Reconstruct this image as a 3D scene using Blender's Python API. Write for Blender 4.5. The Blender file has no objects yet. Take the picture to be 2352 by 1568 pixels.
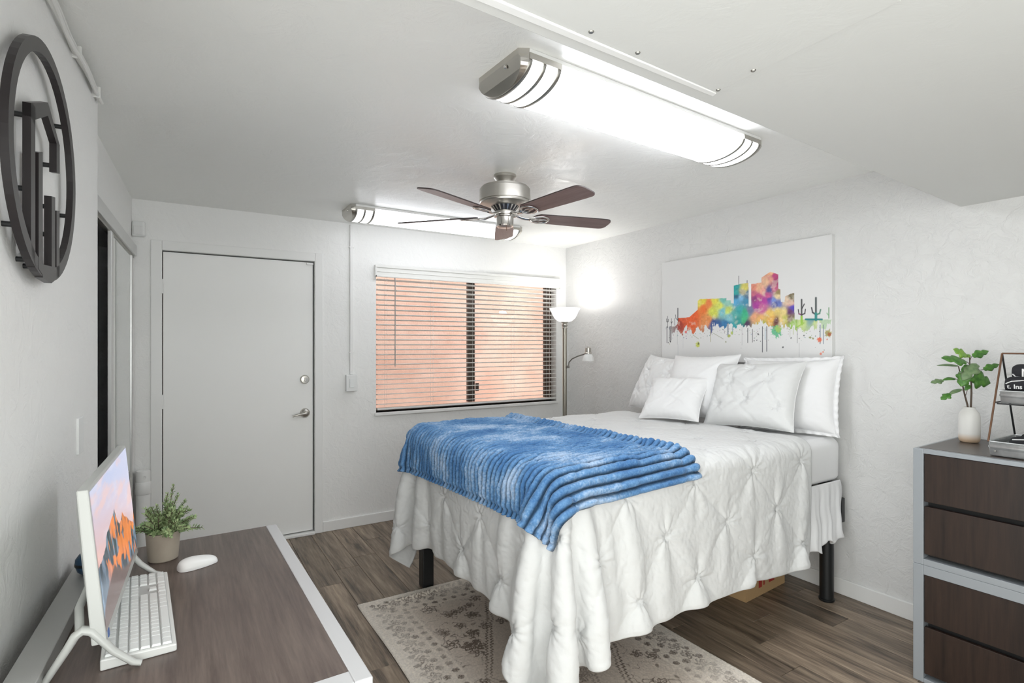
import bpy, math, random
import numpy as np
from mathutils import Vector, Matrix
from mathutils.bvhtree import BVHTree

R = math.radians
PI = math.pi
random.seed(7)
rng = np.random.default_rng(7)
SC = bpy.context.scene
COL = SC.collection

# ------------------------------------------------------------------ camera, world, exposure
cam_d = bpy.data.cameras.new('camera')
cam_d.lens = 36.0 * 1240.0 / 2352.0
cam_d.sensor_width = 36.0
cam_d.shift_y = 6.0 / 2352.0
cam_d.clip_start = 0.02
cam = bpy.data.objects.new('camera', cam_d)
cam.location = (0, 0, 1.42)
cam.rotation_euler = (PI / 2, 0, -R(31.4))
COL.objects.link(cam)
SC.camera = cam

SC.view_settings.view_transform = 'Standard'
SC.view_settings.look = 'None'
SC.view_settings.gamma = 1
SC.view_settings.use_curve_mapping = False
SC.view_settings.exposure = 1.04

world = bpy.data.worlds.new('World')
SC.world = world
world.use_nodes = True
wb = world.node_tree.nodes['Background']
wb.inputs['Color'].default_value = (0.975, 1.0, 0.98, 1)
wb.inputs['Strength'].default_value = 1.95

LENS_STRENGTH = 6.2
FAR_LENS_STRENGTH = 2.1
BULB_POWER = 2.0


# ------------------------------------------------------------------ materials
def mat(name, color, rough=0.6, metal=0.0, bump=None, var=None, emit=None, spec=0.5, sheen=0.0, sub=0.0, coat=0.0,
        stretch=None):
    """bump=(scale, strength, distance, detail); var=(scale, other_color, contrast lo, hi)"""
    m = bpy.data.materials.new(name)
    m.use_nodes = True
    nt = m.node_tree
    N, L = nt.nodes, nt.links
    b = N['Principled BSDF']
    b.inputs['Base Color'].default_value = (*color, 1)
    b.inputs['Roughness'].default_value = rough
    b.inputs['Metallic'].default_value = metal
    b.inputs['Specular IOR Level'].default_value = spec
    if sheen:
        b.inputs['Sheen Weight'].default_value = sheen
        b.inputs['Sheen Roughness'].default_value = 0.4
    if coat:
        b.inputs['Coat Weight'].default_value = coat
    if emit:
        b.inputs['Emission Color'].default_value = (*emit[0], 1)
        b.inputs['Emission Strength'].default_value = emit[1]
    tc = N.new('ShaderNodeTexCoord')
    src = tc.outputs['Object']
    if stretch:
        mp = N.new('ShaderNodeMapping')
        mp.inputs['Scale'].default_value = stretch
        L.new(src, mp.inputs['Vector'])
        src = mp.outputs['Vector']
    if var:
        n = N.new('ShaderNodeTexNoise')
        n.inputs['Scale'].default_value = var[0]
        n.inputs['Detail'].default_value = 6
        L.new(src, n.inputs['Vector'])
        r = N.new('ShaderNodeValToRGB')
        r.color_ramp.elements[0].position = var[2]
        r.color_ramp.elements[1].position = var[3]
        r.color_ramp.elements[0].color = (*color, 1)
        r.color_ramp.elements[1].color = (*var[1], 1)
        L.new(n.outputs['Fac'], r.inputs['Fac'])
        L.new(r.outputs['Color'], b.inputs['Base Color'])
    if bump:
        n = N.new('ShaderNodeTexNoise')
        n.inputs['Scale'].default_value = bump[0]
        n.inputs['Detail'].default_value = bump[3] if len(bump) > 3 else 4
        L.new(src, n.inputs['Vector'])
        bp = N.new('ShaderNodeBump')
        bp.inputs['Strength'].default_value = bump[1]
        bp.inputs['Distance'].default_value = bump[2]
        L.new(n.outputs['Fac'], bp.inputs['Height'])
        L.new(bp.outputs['Normal'], b.inputs['Normal'])
    return m


def plaster(name, color, rough, strength, scale=1.0):
    """skip-trowel plaster: patches of flattened relief over fine orange peel"""
    m = mat(name, color, rough)
    nt = m.node_tree
    N, L = nt.nodes, nt.links
    b = N['Principled BSDF']
    tc = N.new('ShaderNodeTexCoord')
    n1 = N.new('ShaderNodeTexNoise')
    n1.inputs['Scale'].default_value = 15 * scale
    n1.inputs['Detail'].default_value = 7
    n1.inputs['Roughness'].default_value = 0.62
    n1.inputs['Distortion'].default_value = 0.9
    L.new(tc.outputs['Object'], n1.inputs['Vector'])
    r1 = N.new('ShaderNodeValToRGB')
    r1.color_ramp.elements[0].position = 0.42
    r1.color_ramp.elements[1].position = 0.60
    L.new(n1.outputs['Fac'], r1.inputs['Fac'])
    n2 = N.new('ShaderNodeTexNoise')
    n2.inputs['Scale'].default_value = 90 * scale
    n2.inputs['Detail'].default_value = 3
    L.new(tc.outputs['Object'], n2.inputs['Vector'])
    ma = N.new('ShaderNodeMath')
    ma.operation = 'MULTIPLY_ADD'
    ma.inputs[1].default_value = 0.35
    L.new(n2.outputs['Fac'], ma.inputs[0])
    L.new(r1.outputs['Color'], ma.inputs[2])
    bp = N.new('ShaderNodeBump')
    bp.inputs['Strength'].default_value = strength
    bp.inputs['Distance'].default_value = 0.004
    L.new(ma.outputs[0], bp.inputs['Height'])
    L.new(bp.outputs['Normal'], b.inputs['Normal'])
    return m


def wood(name, c1, c2, grain_axis, rough=0.45, scale=1.0, random_tone=0.0, c3=None, fine=90):
    m = bpy.data.materials.new(name)
    m.use_nodes = True
    nt = m.node_tree
    N, L = nt.nodes, nt.links
    b = N['Principled BSDF']
    b.inputs['Roughness'].default_value = rough
    tc = N.new('ShaderNodeTexCoord')
    oi = N.new('ShaderNodeObjectInfo')
    add = N.new('ShaderNodeVectorMath')
    add.operation = 'MULTIPLY_ADD'
    L.new(oi.outputs['Random'], add.inputs[0])
    add.inputs[1].default_value = (37.0, 91.0, 53.0) if random_tone else (0, 0, 0)
    L.new(tc.outputs['Object'], add.inputs[2])

    def noise(sc, along, detail, dist=0.0):
        mp = N.new('ShaderNodeMapping')
        s = [sc, sc, sc]
        s[grain_axis] = along
        mp.inputs['Scale'].default_value = s
        L.new(add.outputs[0], mp.inputs['Vector'])
        n = N.new('ShaderNodeTexNoise')
        n.inputs['Scale'].default_value = 1
        n.inputs['Detail'].default_value = detail
        n.inputs['Roughness'].default_value = 0.65
        n.inputs['Distortion'].default_value = dist
        L.new(mp.outputs['Vector'], n.inputs['Vector'])
        return n.outputs['Fac']
    a = noise(14 * scale, 1.3 * scale, 5, 0.6)
    f = noise(fine * scale, 4 * scale, 4, 0.2)
    mx = N.new('ShaderNodeMix')
    mx.inputs[0].default_value = 0.45
    L.new(a, mx.inputs[2])
    L.new(f, mx.inputs[3])
    rp = N.new('ShaderNodeValToRGB')
    rp.color_ramp.elements[0].position = 0.36
    rp.color_ramp.elements[1].position = 0.64
    rp.color_ramp.elements[0].color = (*c1, 1)
    rp.color_ramp.elements[1].color = (*c2, 1)
    if c3:
        e = rp.color_ramp.elements.new(0.5)
        e.color = (*c3, 1)
    L.new(mx.outputs[0], rp.inputs['Fac'])
    out = rp.outputs['Color']
    if random_tone:
        hs = N.new('ShaderNodeHueSaturation')
        mr = N.new('ShaderNodeMapRange')
        mr.inputs['To Min'].default_value = 1 - random_tone
        mr.inputs['To Max'].default_value = 1 + random_tone
        L.new(oi.outputs['Random'], mr.inputs['Value'])
        L.new(mr.outputs[0], hs.inputs['Value'])
        L.new(out, hs.inputs['Color'])
        out = hs.outputs['Color']
    L.new(out, b.inputs['Base Color'])
    bp = N.new('ShaderNodeBump')
    bp.inputs['Strength'].default_value = 0.25
    bp.inputs['Distance'].default_value = 0.001
    L.new(f, bp.inputs['Height'])
    L.new(bp.outputs['Normal'], b.inputs['Normal'])
    return m


def attr_mat(name, rough=0.6, emit=0.0, bump=None, sheen=0.0):
    m = mat(name, (1, 1, 1), rough, bump=bump, sheen=sheen)
    N, L = m.node_tree.nodes, m.node_tree.links
    a = N.new('ShaderNodeVertexColor')
    a.layer_name = 'paint'
    b = N['Principled BSDF']
    if emit:
        b.inputs['Base Color'].default_value = (0.02, 0.02, 0.02, 1)
        L.new(a.outputs['Color'], b.inputs['Emission Color'])
        b.inputs['Emission Strength'].default_value = emit
    else:
        L.new(a.outputs['Color'], b.inputs['Base Color'])
    return m


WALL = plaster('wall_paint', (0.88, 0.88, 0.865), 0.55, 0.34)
WALLR = plaster('wall_paint_rough_dimmed', (0.765, 0.765, 0.755), 0.55, 0.55)  # right wall: wall paint toned down in colour to offset the stronger light there
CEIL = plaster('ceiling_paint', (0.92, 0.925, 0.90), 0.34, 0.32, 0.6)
SOFF = plaster('soffit_paint_dimmed', (0.69, 0.695, 0.675), 0.5, 0.10, 0.5)  # ceiling paint darkened in colour to even out the brightly lit soffit
TRIM = mat('trim_paint', (0.86, 0.86, 0.845), 0.35, bump=(30, 0.05, 0.002))
DOORW = mat('door_paint', (0.92, 0.92, 0.90), 0.42, bump=(8, 0.05, 0.004))
PLASTIC = mat('white_plastic', (0.82, 0.83, 0.82), 0.35)
PCWHITE = mat('keyboard_plastic', (0.72, 0.73, 0.71), 0.3)
MONW = mat('monitor_plastic', (0.50, 0.51, 0.49), 0.3)
DARKGAP = mat('dark_gap', (0.02, 0.02, 0.02), 0.8)
NICKEL = mat('brushed_nickel', (0.55, 0.53, 0.49), 0.30, 1.0, bump=(200, 0.05, 0.001))
NICKELD = mat('pewter', (0.36, 0.35, 0.32), 0.38, 1.0)
CHROME = mat('satin_chrome', (0.62, 0.6, 0.57), 0.22, 1.0)
SILVER = mat('silver_laminate', (0.335, 0.36, 0.385), 0.38, 0.25)
SILVERD = mat('silver_paint', (0.60, 0.60, 0.61), 0.4, 0.1)
ALU = mat('aluminium_frame', (0.66, 0.66, 0.65), 0.35, 0.6)
BLACKM = mat('black_metal', (0.010, 0.011, 0.012), 0.38)
BRONZE = mat('bronze_paint', (0.018, 0.014, 0.015), 0.34, 0.0, spec=0.5)
BROWNF = mat('brown_window_frame', (0.10, 0.075, 0.06), 0.5)
MIRROR = mat('mirror_glass', (0.80, 0.82, 0.81), 0.02, 1.0)
DARKGLASS = mat('dark_glass', (0.012, 0.014, 0.015), 0.12)
FLOORW = wood('vinyl_plank', (0.060, 0.044, 0.032), (0.38, 0.295, 0.215), 1, 0.40, 1.0, 0.25, (0.21, 0.158, 0.115), 60)
DESKW = wood('desk_laminate', (0.085, 0.062, 0.054), (0.17, 0.132, 0.112), 1, 0.38, 1.6, 0, None, 75)
DRAWW = wood('drawer_laminate', (0.009, 0.0045, 0.003), (0.034, 0.018, 0.012), 2, 0.42, 1.0, 0, None, 70)
DTOPW = mat('dresser_top_laminate', (0.065, 0.050, 0.042), 0.33, bump=(150, 0.05, 0.001))
LINEN = mat('white_cotton', (0.71, 0.715, 0.71), 0.85, spec=0.2, sheen=0.15, bump=(28, 0.35, 0.006, 8))
LINENS = mat('smooth_white_cotton', (0.85, 0.85, 0.85), 0.85, spec=0.2, sheen=0.1, bump=(12, 0.25, 0.01, 6))
SHEET = mat('fitted_sheet_cotton', (0.83, 0.83, 0.835), 0.85, spec=0.2, bump=(14, 0.2, 0.01, 6))
CANVAS_EDGE = mat('canvas_edge', (0.80, 0.80, 0.79), 0.8)
CARD = mat('cardboard', (0.42, 0.27, 0.13), 0.8)
REDP = mat('red_print', (0.35, 0.03, 0.02), 0.7)
LEAFM = mat('fig_leaf', (0.05, 0.16, 0.025), 0.42, var=(60, (0.10, 0.27, 0.04), 0.4, 0.65), bump=(120, 0.2, 0.002))
LEAFY = mat('young_fig_leaf', (0.22, 0.38, 0.05), 0.42, var=(60, (0.15, 0.33, 0.05), 0.4, 0.65))
LEAFG = mat('grey_green_leaf', (0.12, 0.20, 0.09), 0.45, var=(70, (0.17, 0.25, 0.12), 0.4, 0.6))
STEM = mat('brown_stem', (0.10, 0.07, 0.05), 0.7)
SPRIG = mat('sprig_green', (0.15, 0.25, 0.10), 0.55, var=(45, (0.40, 0.50, 0.25), 0.35, 0.60))
POT = mat('clay_pot', (0.36, 0.31, 0.25), 0.8, bump=(80, 0.2, 0.002), var=(12, (0.43, 0.38, 0.31), 0.3, 0.7))
GALV = mat('galvanised_steel', (0.58, 0.60, 0.60), 0.36, 0.55, var=(25, (0.42, 0.43, 0.43), 0.35, 0.65))
BRASSY = mat('rusty_wire', (0.16, 0.085, 0.05), 0.45, 0.5)
BLACKCLOTH = mat('black_cotton', (0.018, 0.018, 0.022), 0.9, bump=(60, 0.3, 0.002))
WHITEINK = mat('white_ink', (0.75, 0.75, 0.75), 0.7)
FANBLADE = wood('fan_blade_laminate', (0.16, 0.095, 0.09), (0.25, 0.165, 0.155), 0, 0.35, 1.0)
FANEDGE = mat('fan_blade_edge', (0.03, 0.02, 0.018), 0.5)
FANBLK = mat('motor_vent_black', (0.03, 0.03, 0.035), 0.5, 0.3)
LENS = mat('light_diffuser', (0.9, 0.9, 0.92), 0.4, emit=((0.93, 0.95, 1.0), LENS_STRENGTH))
LENSF = mat('light_diffuser_far', (0.9, 0.9, 0.92), 0.4, emit=((0.93, 0.95, 1.0), FAR_LENS_STRENGTH))
SHADE = mat('lit_lamp_shade', (0.9, 0.9, 0.9), 0.4, emit=((1.0, 0.99, 0.97), 1.3))
FROST = mat('frosted_plastic', (0.80, 0.80, 0.79), 0.45)
BLINDM = mat('blind_slat_vinyl', (0.80, 0.80, 0.77), 0.45)
STUCCO = mat('pink_stucco', (0.46, 0.275, 0.215), 0.9, bump=(60, 0.5, 0.01), var=(3, (0.52, 0.35, 0.29), 0.35, 0.65))
STUCCOL = mat('pale_stucco', (0.85, 0.74, 0.66), 0.9, bump=(60, 0.5, 0.01))
PAVE = mat('paving', (0.6, 0.55, 0.48), 0.9)
KEYM = mat('key_plastic', (0.78, 0.80, 0.79), 0.4)
KEYB = mat('key_gap', (0.48, 0.49, 0.48), 0.5)
NAVY = mat('navy_plastic', (0.02, 0.06, 0.12), 0.35)
CORDW = mat('white_cable', (0.78, 0.78, 0.76), 0.5)
SUBFLOOR = mat('subfloor', (0.03, 0.025, 0.02), 0.9)

# vase: white glaze fading to an unglazed tan foot
VASE = mat('white_ceramic', (0.78, 0.77, 0.74), 0.4)
_N, _L = VASE.node_tree.nodes, VASE.node_tree.links
_tc = _N.new('ShaderNodeTexCoord'); _sx = _N.new('ShaderNodeSeparateXYZ'); _rp = _N.new('ShaderNodeValToRGB')
_L.new(_tc.outputs['Object'], _sx.inputs[0]); _L.new(_sx.outputs['Z'], _rp.inputs['Fac'])
_rp.color_ramp.elements[0].position = 0.012; _rp.color_ramp.elements[0].color = (0.62, 0.46, 0.32, 1)
_rp.color_ramp.elements[1].position = 0.040; _rp.color_ramp.elements[1].color = (0.78, 0.77, 0.74, 1)
_L.new(_rp.outputs['Color'], _N['Principled BSDF'].inputs['Base Color'])

# blue plush: patches where the pile lies the other way
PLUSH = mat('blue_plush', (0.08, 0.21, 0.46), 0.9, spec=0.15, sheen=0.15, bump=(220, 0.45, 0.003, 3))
_N, _L = PLUSH.node_tree.nodes, PLUSH.node_tree.links
_tc = _N.new('ShaderNodeTexCoord')
_n1 = _N.new('ShaderNodeTexNoise'); _n1.inputs['Scale'].default_value = 3.2; _n1.inputs['Detail'].default_value = 5
_n1.inputs['Roughness'].default_value = 0.6
_n2 = _N.new('ShaderNodeTexNoise'); _n2.inputs['Scale'].default_value = 120; _n2.inputs['Detail'].default_value = 2
_mp = _N.new('ShaderNodeMapping'); _mp.inputs['Scale'].default_value = (1.0, 1.6, 1.0)
_L.new(_tc.outputs['Object'], _mp.inputs['Vector']); _L.new(_mp.outputs['Vector'], _n1.inputs['Vector'])
_L.new(_tc.outputs['Object'], _n2.inputs['Vector'])
_ma = _N.new('ShaderNodeMath'); _ma.operation = 'MULTIPLY_ADD'; _ma.inputs[1].default_value = 0.30
_L.new(_n2.outputs['Fac'], _ma.inputs[0]); _L.new(_n1.outputs['Fac'], _ma.inputs[2])
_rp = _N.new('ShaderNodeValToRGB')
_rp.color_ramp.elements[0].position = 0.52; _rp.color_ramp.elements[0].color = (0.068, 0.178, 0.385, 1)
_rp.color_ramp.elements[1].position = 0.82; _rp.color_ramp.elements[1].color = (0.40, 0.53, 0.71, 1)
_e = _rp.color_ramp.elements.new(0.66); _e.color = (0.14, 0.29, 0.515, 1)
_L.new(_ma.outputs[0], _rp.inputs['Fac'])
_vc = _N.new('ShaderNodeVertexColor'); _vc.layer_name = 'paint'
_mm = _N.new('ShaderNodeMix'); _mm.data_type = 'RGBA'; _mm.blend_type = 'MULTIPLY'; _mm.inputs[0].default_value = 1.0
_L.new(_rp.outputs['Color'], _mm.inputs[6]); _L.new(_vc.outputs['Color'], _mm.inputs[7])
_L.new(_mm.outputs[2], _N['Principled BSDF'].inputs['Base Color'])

# clear glass for the window panes
GLASS = bpy.data.materials.new('window_glass')
GLASS.use_nodes = True
_N, _L = GLASS.node_tree.nodes, GLASS.node_tree.links
_N.remove(_N['Principled BSDF'])
_t = _N.new('ShaderNodeBsdfTransparent'); _g = _N.new('ShaderNodeBsdfGlossy'); _g.inputs['Roughness'].default_value = 0.02
_fr = _N.new('ShaderNodeFresnel'); _fr.inputs['IOR'].default_value = 1.45; _mx = _N.new('ShaderNodeMixShader')
_L.new(_fr.outputs[0], _mx.inputs[0]); _L.new(_t.outputs[0], _mx.inputs[1]); _L.new(_g.outputs[0], _mx.inputs[2])
_L.new(_mx.outputs[0], _N['Material Output'].inputs['Surface'])


# ------------------------------------------------------------------ mesh helpers
class MB:
    """collects shapes and links them as ONE mesh object"""

    def __init__(self):
        self.v, self.f, self.s = [], [], []

    def add(self, vs, fs, smooth=False):
        o = len(self.v)
        self.v += [tuple(p) for p in vs]
        self.f += [tuple(i + o for i in q) for q in fs]
        self.s += [smooth] * len(fs)
        return self

    def box(self, lo, hi, M=None):
        x0, y0, z0 = lo
        x1, y1, z1 = hi
        vs = [(x0, y0, z0), (x1, y0, z0), (x1, y1, z0), (x0, y1, z0), (x0, y0, z1), (x1, y0, z1), (x1, y1, z1), (x0, y1, z1)]
        if M is not None:
            vs = [tuple(M @ Vector(p)) for p in vs]
        return self.add(vs, [(0, 3, 2, 1), (4, 5, 6, 7), (0, 1, 5, 4), (1, 2, 6, 5), (2, 3, 7, 6), (3, 0, 4, 7)])

    def hexa(self, bot, top):
        """8-point solid from two quads given counter-clockwise seen from above"""
        return self.add(list(bot) + list(top), [(0, 3, 2, 1), (4, 5, 6, 7), (0, 1, 5, 4), (1, 2, 6, 5), (2, 3, 7, 6), (3, 0, 4, 7)])

    def lathe(self, prof, n=32, c=(0, 0, 0), M=None, smooth=True):
        """prof list of (r, z)"""
        vs, fs = [], []
        for r, z in prof:
            for k in range(n):
                a = 2 * PI * k / n
                vs.append((c[0] + r * math.cos(a), c[1] + r * math.sin(a), c[2] + z))
        for i in range(len(prof) - 1):
            for k in range(n):
                k2 = (k + 1) % n
                fs.append((i * n + k, i * n + k2, (i + 1) * n + k2, (i + 1) * n + k))
        if M is not None:
            vs = [tuple(M @ Vector(p)) for p in vs]
        return self.add(vs, fs, smooth)

    def tube(self, pts, r, n=10, flat=1.0, cap=True, smooth=True):
        pts = [Vector(p) for p in pts]
        rr = r if isinstance(r, (list, tuple)) else [r] * len(pts)
        vs, fs = [], []
        up = None
        for i, p in enumerate(pts):
            t = (pts[min(i + 1, len(pts) - 1)] - pts[max(i - 1, 0)]).normalized()
            if up is None:
                up = Vector((0, 0, 1)) if abs(t.z) < 0.9 else Vector((1, 0, 0))
            a = t.cross(up).normalized()
            b = a.cross(t).normalized()
            up = b
            for k in range(n):
                an = 2 * PI * k / n
                vs.append(tuple(p + a * math.cos(an) * rr[i] + b * math.sin(an) * rr[i] * flat))
        for i in range(len(pts) - 1):
            for k in range(n):
                k2 = (k + 1) % n
                fs.append((i * n + k, i * n + k2, (i + 1) * n + k2, (i + 1) * n + k))
        if cap:
            fs.append(tuple(range(n)))
            fs.append(tuple((len(pts) - 1) * n + k for k in reversed(range(n))))
        return self.add(vs, fs, smooth)

    def prism(self, poly, fn0, fn1):
        """poly 2D points; fn0/fn1 map (a,b) to the two 3D faces (concave outlines allowed)"""
        n = len(poly)
        vs = [fn0(*p) for p in poly] + [fn1(*p) for p in poly]
        fs = [tuple(reversed(range(n))), tuple(range(n, 2 * n))]
        for i in range(n):
            j = (i + 1) % n
            fs.append((i, j, n + j, n + i))
        return self.add(vs, fs)

    def grid(self, P, smooth=True, flip=False):
        nx, ny = P.shape[0], P.shape[1]
        idx = np.arange(nx * ny).reshape(nx, ny)
        q = np.stack([idx[:-1, :-1], idx[1:, :-1], idx[1:, 1:], idx[:-1, 1:]], -1).reshape(-1, 4)
        if flip:
            q = q[:, ::-1]
        return self.add([tuple(p) for p in P.reshape(-1, 3).tolist()], [tuple(t) for t in q.tolist()], smooth)

    def mesh(self, name):
        me = bpy.data.meshes.new(name)
        me.from_pydata(self.v, [], self.f)
        me.polygons.foreach_set('use_smooth', self.s)
        me.update()
        return me

    def build(self, name, m, parent=None, loc=None, rotz=None, bevel=0, seg=2, fix=True):
        me = self.mesh(name)
        if fix:
            import bmesh
            bm = bmesh.new(); bm.from_mesh(me)
            bmesh.ops.recalc_face_normals(bm, faces=bm.faces)
            bm.to_mesh(me); bm.free()
        if any(self.s):
            me.set_sharp_from_angle(angle=R(38))
        return link(name, me, m, parent, loc, rotz, bevel, seg)


def link(name, me, m, parent=None, loc=None, rotz=None, bevel=0, seg=2):
    o = bpy.data.objects.new(name, me)
    COL.objects.link(o)
    if m is not None and not me.materials:
        me.materials.append(m)
    if parent is not None:
        o.parent = parent
    if loc is not None:
        o.location = loc
    if rotz is not None:
        o.rotation_euler = (0, 0, rotz)
    if bevel:
        b = o.modifiers.new('bevel', 'BEVEL')
        b.width = bevel
        b.segments = seg
        b.limit_method = 'ANGLE'
        b.angle_limit = R(40)
    return o


def tag(o, label, cat, group=None, kind=None):
    o['label'] = label
    o['category'] = cat
    if group:
        o['group'] = group
    if kind:
        o['kind'] = kind
    return o


def thing(name, label, cat, loc=(0, 0, 0), rotz=0.0, group=None, rot=None):
    o = bpy.data.objects.new(name, None)
    o.empty_display_size = 0.05
    COL.objects.link(o)
    o.location = loc
    o.rotation_euler = rot if rot else (0, 0, rotz)
    return tag(o, label, cat, group)


def struct(o):
    o['kind'] = 'structure'
    return o


def grid_mesh(name, P, color=None):
    """fast grid mesh from array nx,ny,3 (+ optional point colours)"""
    nx, ny = P.shape[:2]
    me = bpy.data.meshes.new(name)
    nv = nx * ny
    idx = np.arange(nv).reshape(nx, ny)
    q = np.stack([idx[:-1, :-1], idx[1:, :-1], idx[1:, 1:], idx[:-1, 1:]], -1).reshape(-1)
    nf = (nx - 1) * (ny - 1)
    me.vertices.add(nv)
    me.vertices.foreach_set('co', P.astype(np.float32).reshape(-1))
    me.loops.add(nf * 4)
    me.loops.foreach_set('vertex_index', q.astype(np.int32))
    me.polygons.add(nf)
    me.polygons.foreach_set('loop_start', np.arange(0, nf * 4, 4, dtype=np.int32))
    me.polygons.foreach_set('loop_total', np.full(nf, 4, dtype=np.int32))
    me.polygons.foreach_set('use_smooth', np.ones(nf, dtype=bool))
    me.update(calc_edges=True)
    if color is not None:
        ca = me.color_attributes.new('paint', 'FLOAT_COLOR', 'POINT')
        c4 = np.ones((nv, 4), dtype=np.float32)
        c4[:, :3] = color.reshape(-1, 3)
        ca.data.foreach_set('color', c4.reshape(-1))
    return me


def sstep(a, b, x):
    t = np.clip((x - a) / (b - a), 0, 1)
    return t * t * (3 - 2 * t)


def vnoise(x, y, seed):
    g = np.random.default_rng(seed).random((256, 256))
    xi, yi = np.floor(x).astype(int), np.floor(y).astype(int)
    fx, fy = x - xi, y - yi
    fx = fx * fx * (3 - 2 * fx)
    fy = fy * fy * (3 - 2 * fy)
    a = g[xi % 256, yi % 256]
    b = g[(xi + 1) % 256, yi % 256]
    c = g[xi % 256, (yi + 1) % 256]
    d = g[(xi + 1) % 256, (yi + 1) % 256]
    return (a * (1 - fx) + b * fx) * (1 - fy) + (c * (1 - fx) + d * fx) * fy


def fbm(x, y, sc, octv=4, seed=1, rough=0.55):
    t, amp, tot = 0, 1.0, 0
    for k in range(octv):
        t = t + amp * vnoise(x * sc + 17.3 * k, y * sc + 9.1 * k, seed + k)
        tot += amp
        amp *= rough
        sc *= 2.03
    return t / tot


def upsample(P, k):
    """bicubic (Catmull-Rom) refinement of a grid, k samples per cell"""
    def up1(A):
        n = A.shape[0]
        Ap = np.concatenate([2 * A[:1] - A[1:2], A, 2 * A[-1:] - A[-2:-1]], 0)
        t = np.arange((n - 1) * k + 1) / k
        i = np.minimum(t.astype(int), n - 2)
        f = (t - i).reshape((-1,) + (1,) * (A.ndim - 1))
        p0, p1, p2, p3 = Ap[i], Ap[i + 1], Ap[i + 2], Ap[i + 3]
        return 0.5 * (2 * p1 + (p2 - p0) * f + (2 * p0 - 5 * p1 + 4 * p2 - p3) * f ** 2 + (3 * p1 - p0 - 3 * p2 + p3) * f ** 3)
    B = up1(P)
    return np.swapaxes(up1(np.swapaxes(B, 0, 1)), 0, 1)


def grid_normals(P):
    du = np.gradient(P, axis=0)
    dv = np.gradient(P, axis=1)
    n = np.cross(du, dv)
    return n / (np.linalg.norm(n, axis=-1, keepdims=True) + 1e-12)


# ------------------------------------------------------------------ the setting
ZC = 2.355      # ceiling
YB = 4.231      # back wall
XR = 3.20       # right wall
TL = R(3.0)     # the near left wall runs slightly askew
XL0 = -0.2695 - 2.527 * math.tan(TL)


def WL(t, z, off=0.0):
    """point on the near left wall, t along it, off out into the room"""
    return (XL0 + t * math.sin(TL) + off * math.cos(TL), t * math.cos(TL) - off * math.sin(TL), z)


# floor with its planks
fl = struct(MB().box((-0.62, -0.9, -0.06), (3.35, 4.4, -0.0045)).build('floor', SUBFLOOR))
PW, PLN = 0.152, 0.95
pl_cache = {}
row = 0
x = -0.40
offs = [0.0, 0.55, 0.22, 0.78, 0.36, 0.9, 0.12, 0.66, 0.45, 0.3]
while x < XR - 0.001:
    x1 = min(x + PW, XR)
    y = -0.85 - PLN * offs[row % 10]
    while y < YB + 0.12:
        ya, yb = max(y, -0.85), min(y + PLN, YB + 0.12)
        if yb - ya > 0.04:
            g = 0.0009
            key = (round(x1 - x, 4), round(yb - ya, 4))
            if key not in pl_cache:
                w, l = x1 - x - 2 * g, yb - ya - 2 * g
                c = 0.0012
                pl_cache[key] = MB().hexa([(-w / 2, -l / 2, -0.0045), (w / 2, -l / 2, -0.0045), (w / 2, l / 2, -0.0045), (-w / 2, l / 2, -0.0045)],
                                          [(-w / 2, -l / 2, -c), (w / 2, -l / 2, -c), (w / 2, l / 2, -c), (-w / 2, l / 2, -c)]
                                          ).hexa([(-w / 2, -l / 2, -c), (w / 2, -l / 2, -c), (w / 2, l / 2, -c), (-w / 2, l / 2, -c)],
                                                 [(-w / 2 + c, -l / 2 + c, 0), (w / 2 - c, -l / 2 + c, 0), (w / 2 - c, l / 2 - c, 0), (-w / 2 + c, l / 2 - c, 0)]).mesh('plank')
                pl_cache[key].materials.append(FLOORW)
            link('plank', pl_cache[key], None, fl, loc=((x + x1) / 2, (ya + yb) / 2, 0))
        y += PLN
    x += PW
    row += 1

struct(MB().box((-0.62, 0.75, ZC), (3.35, 4.4, ZC + 0.1)).build('ceiling', CEIL))


def soff_y(xx):
    return 0.923 + 0.054 * xx


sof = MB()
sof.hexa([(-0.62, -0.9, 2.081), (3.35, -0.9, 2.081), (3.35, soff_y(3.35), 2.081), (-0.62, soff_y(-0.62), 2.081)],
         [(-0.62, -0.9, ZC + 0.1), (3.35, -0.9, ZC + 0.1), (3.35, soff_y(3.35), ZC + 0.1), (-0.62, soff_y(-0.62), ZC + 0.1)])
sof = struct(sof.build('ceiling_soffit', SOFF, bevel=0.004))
# access panel in the soffit with its batten and screws
pn = MB()
pn.hexa([(-0.1, 0.40, 2.0785), (1.178, 0.4958, 2.0785), (1.1925, 0.9277, 2.0785), (-0.1, 0.860, 2.0785)],
        [(-0.1, 0.40, 2.082), (1.178, 0.4958, 2.082), (1.1925, 0.9277, 2.082), (-0.1, 0.860, 2.082)])
pn.build('access_panel', SOFF, sof, bevel=0.001)
bt = MB()
bt.hexa([(0.0, 0.868, 2.073), (1.197, 0.931, 2.077), (1.203, 0.946, 2.077), (0.0, 0.892, 2.073)],
        [(0.0, 0.866, 2.082), (1.195, 0.929, 2.082), (1.205, 0.948, 2.082), (0.0, 0.894, 2.082)])
bt.build('batten', TRIM, sof, bevel=0.001)
for sx_, sy_ in [(0.735, 0.884), (0.878, 0.893), (1.184, 0.915), (1.172, 0.806)]:
    s_ = MB().lathe([(0.0, 2.0755), (0.0045, 2.0755), (0.006, 2.0775), (0.006, 2.0790)], 12, (sx_, sy_, 0))
    s_.build('screw_head', NICKELD, sof)

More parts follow.
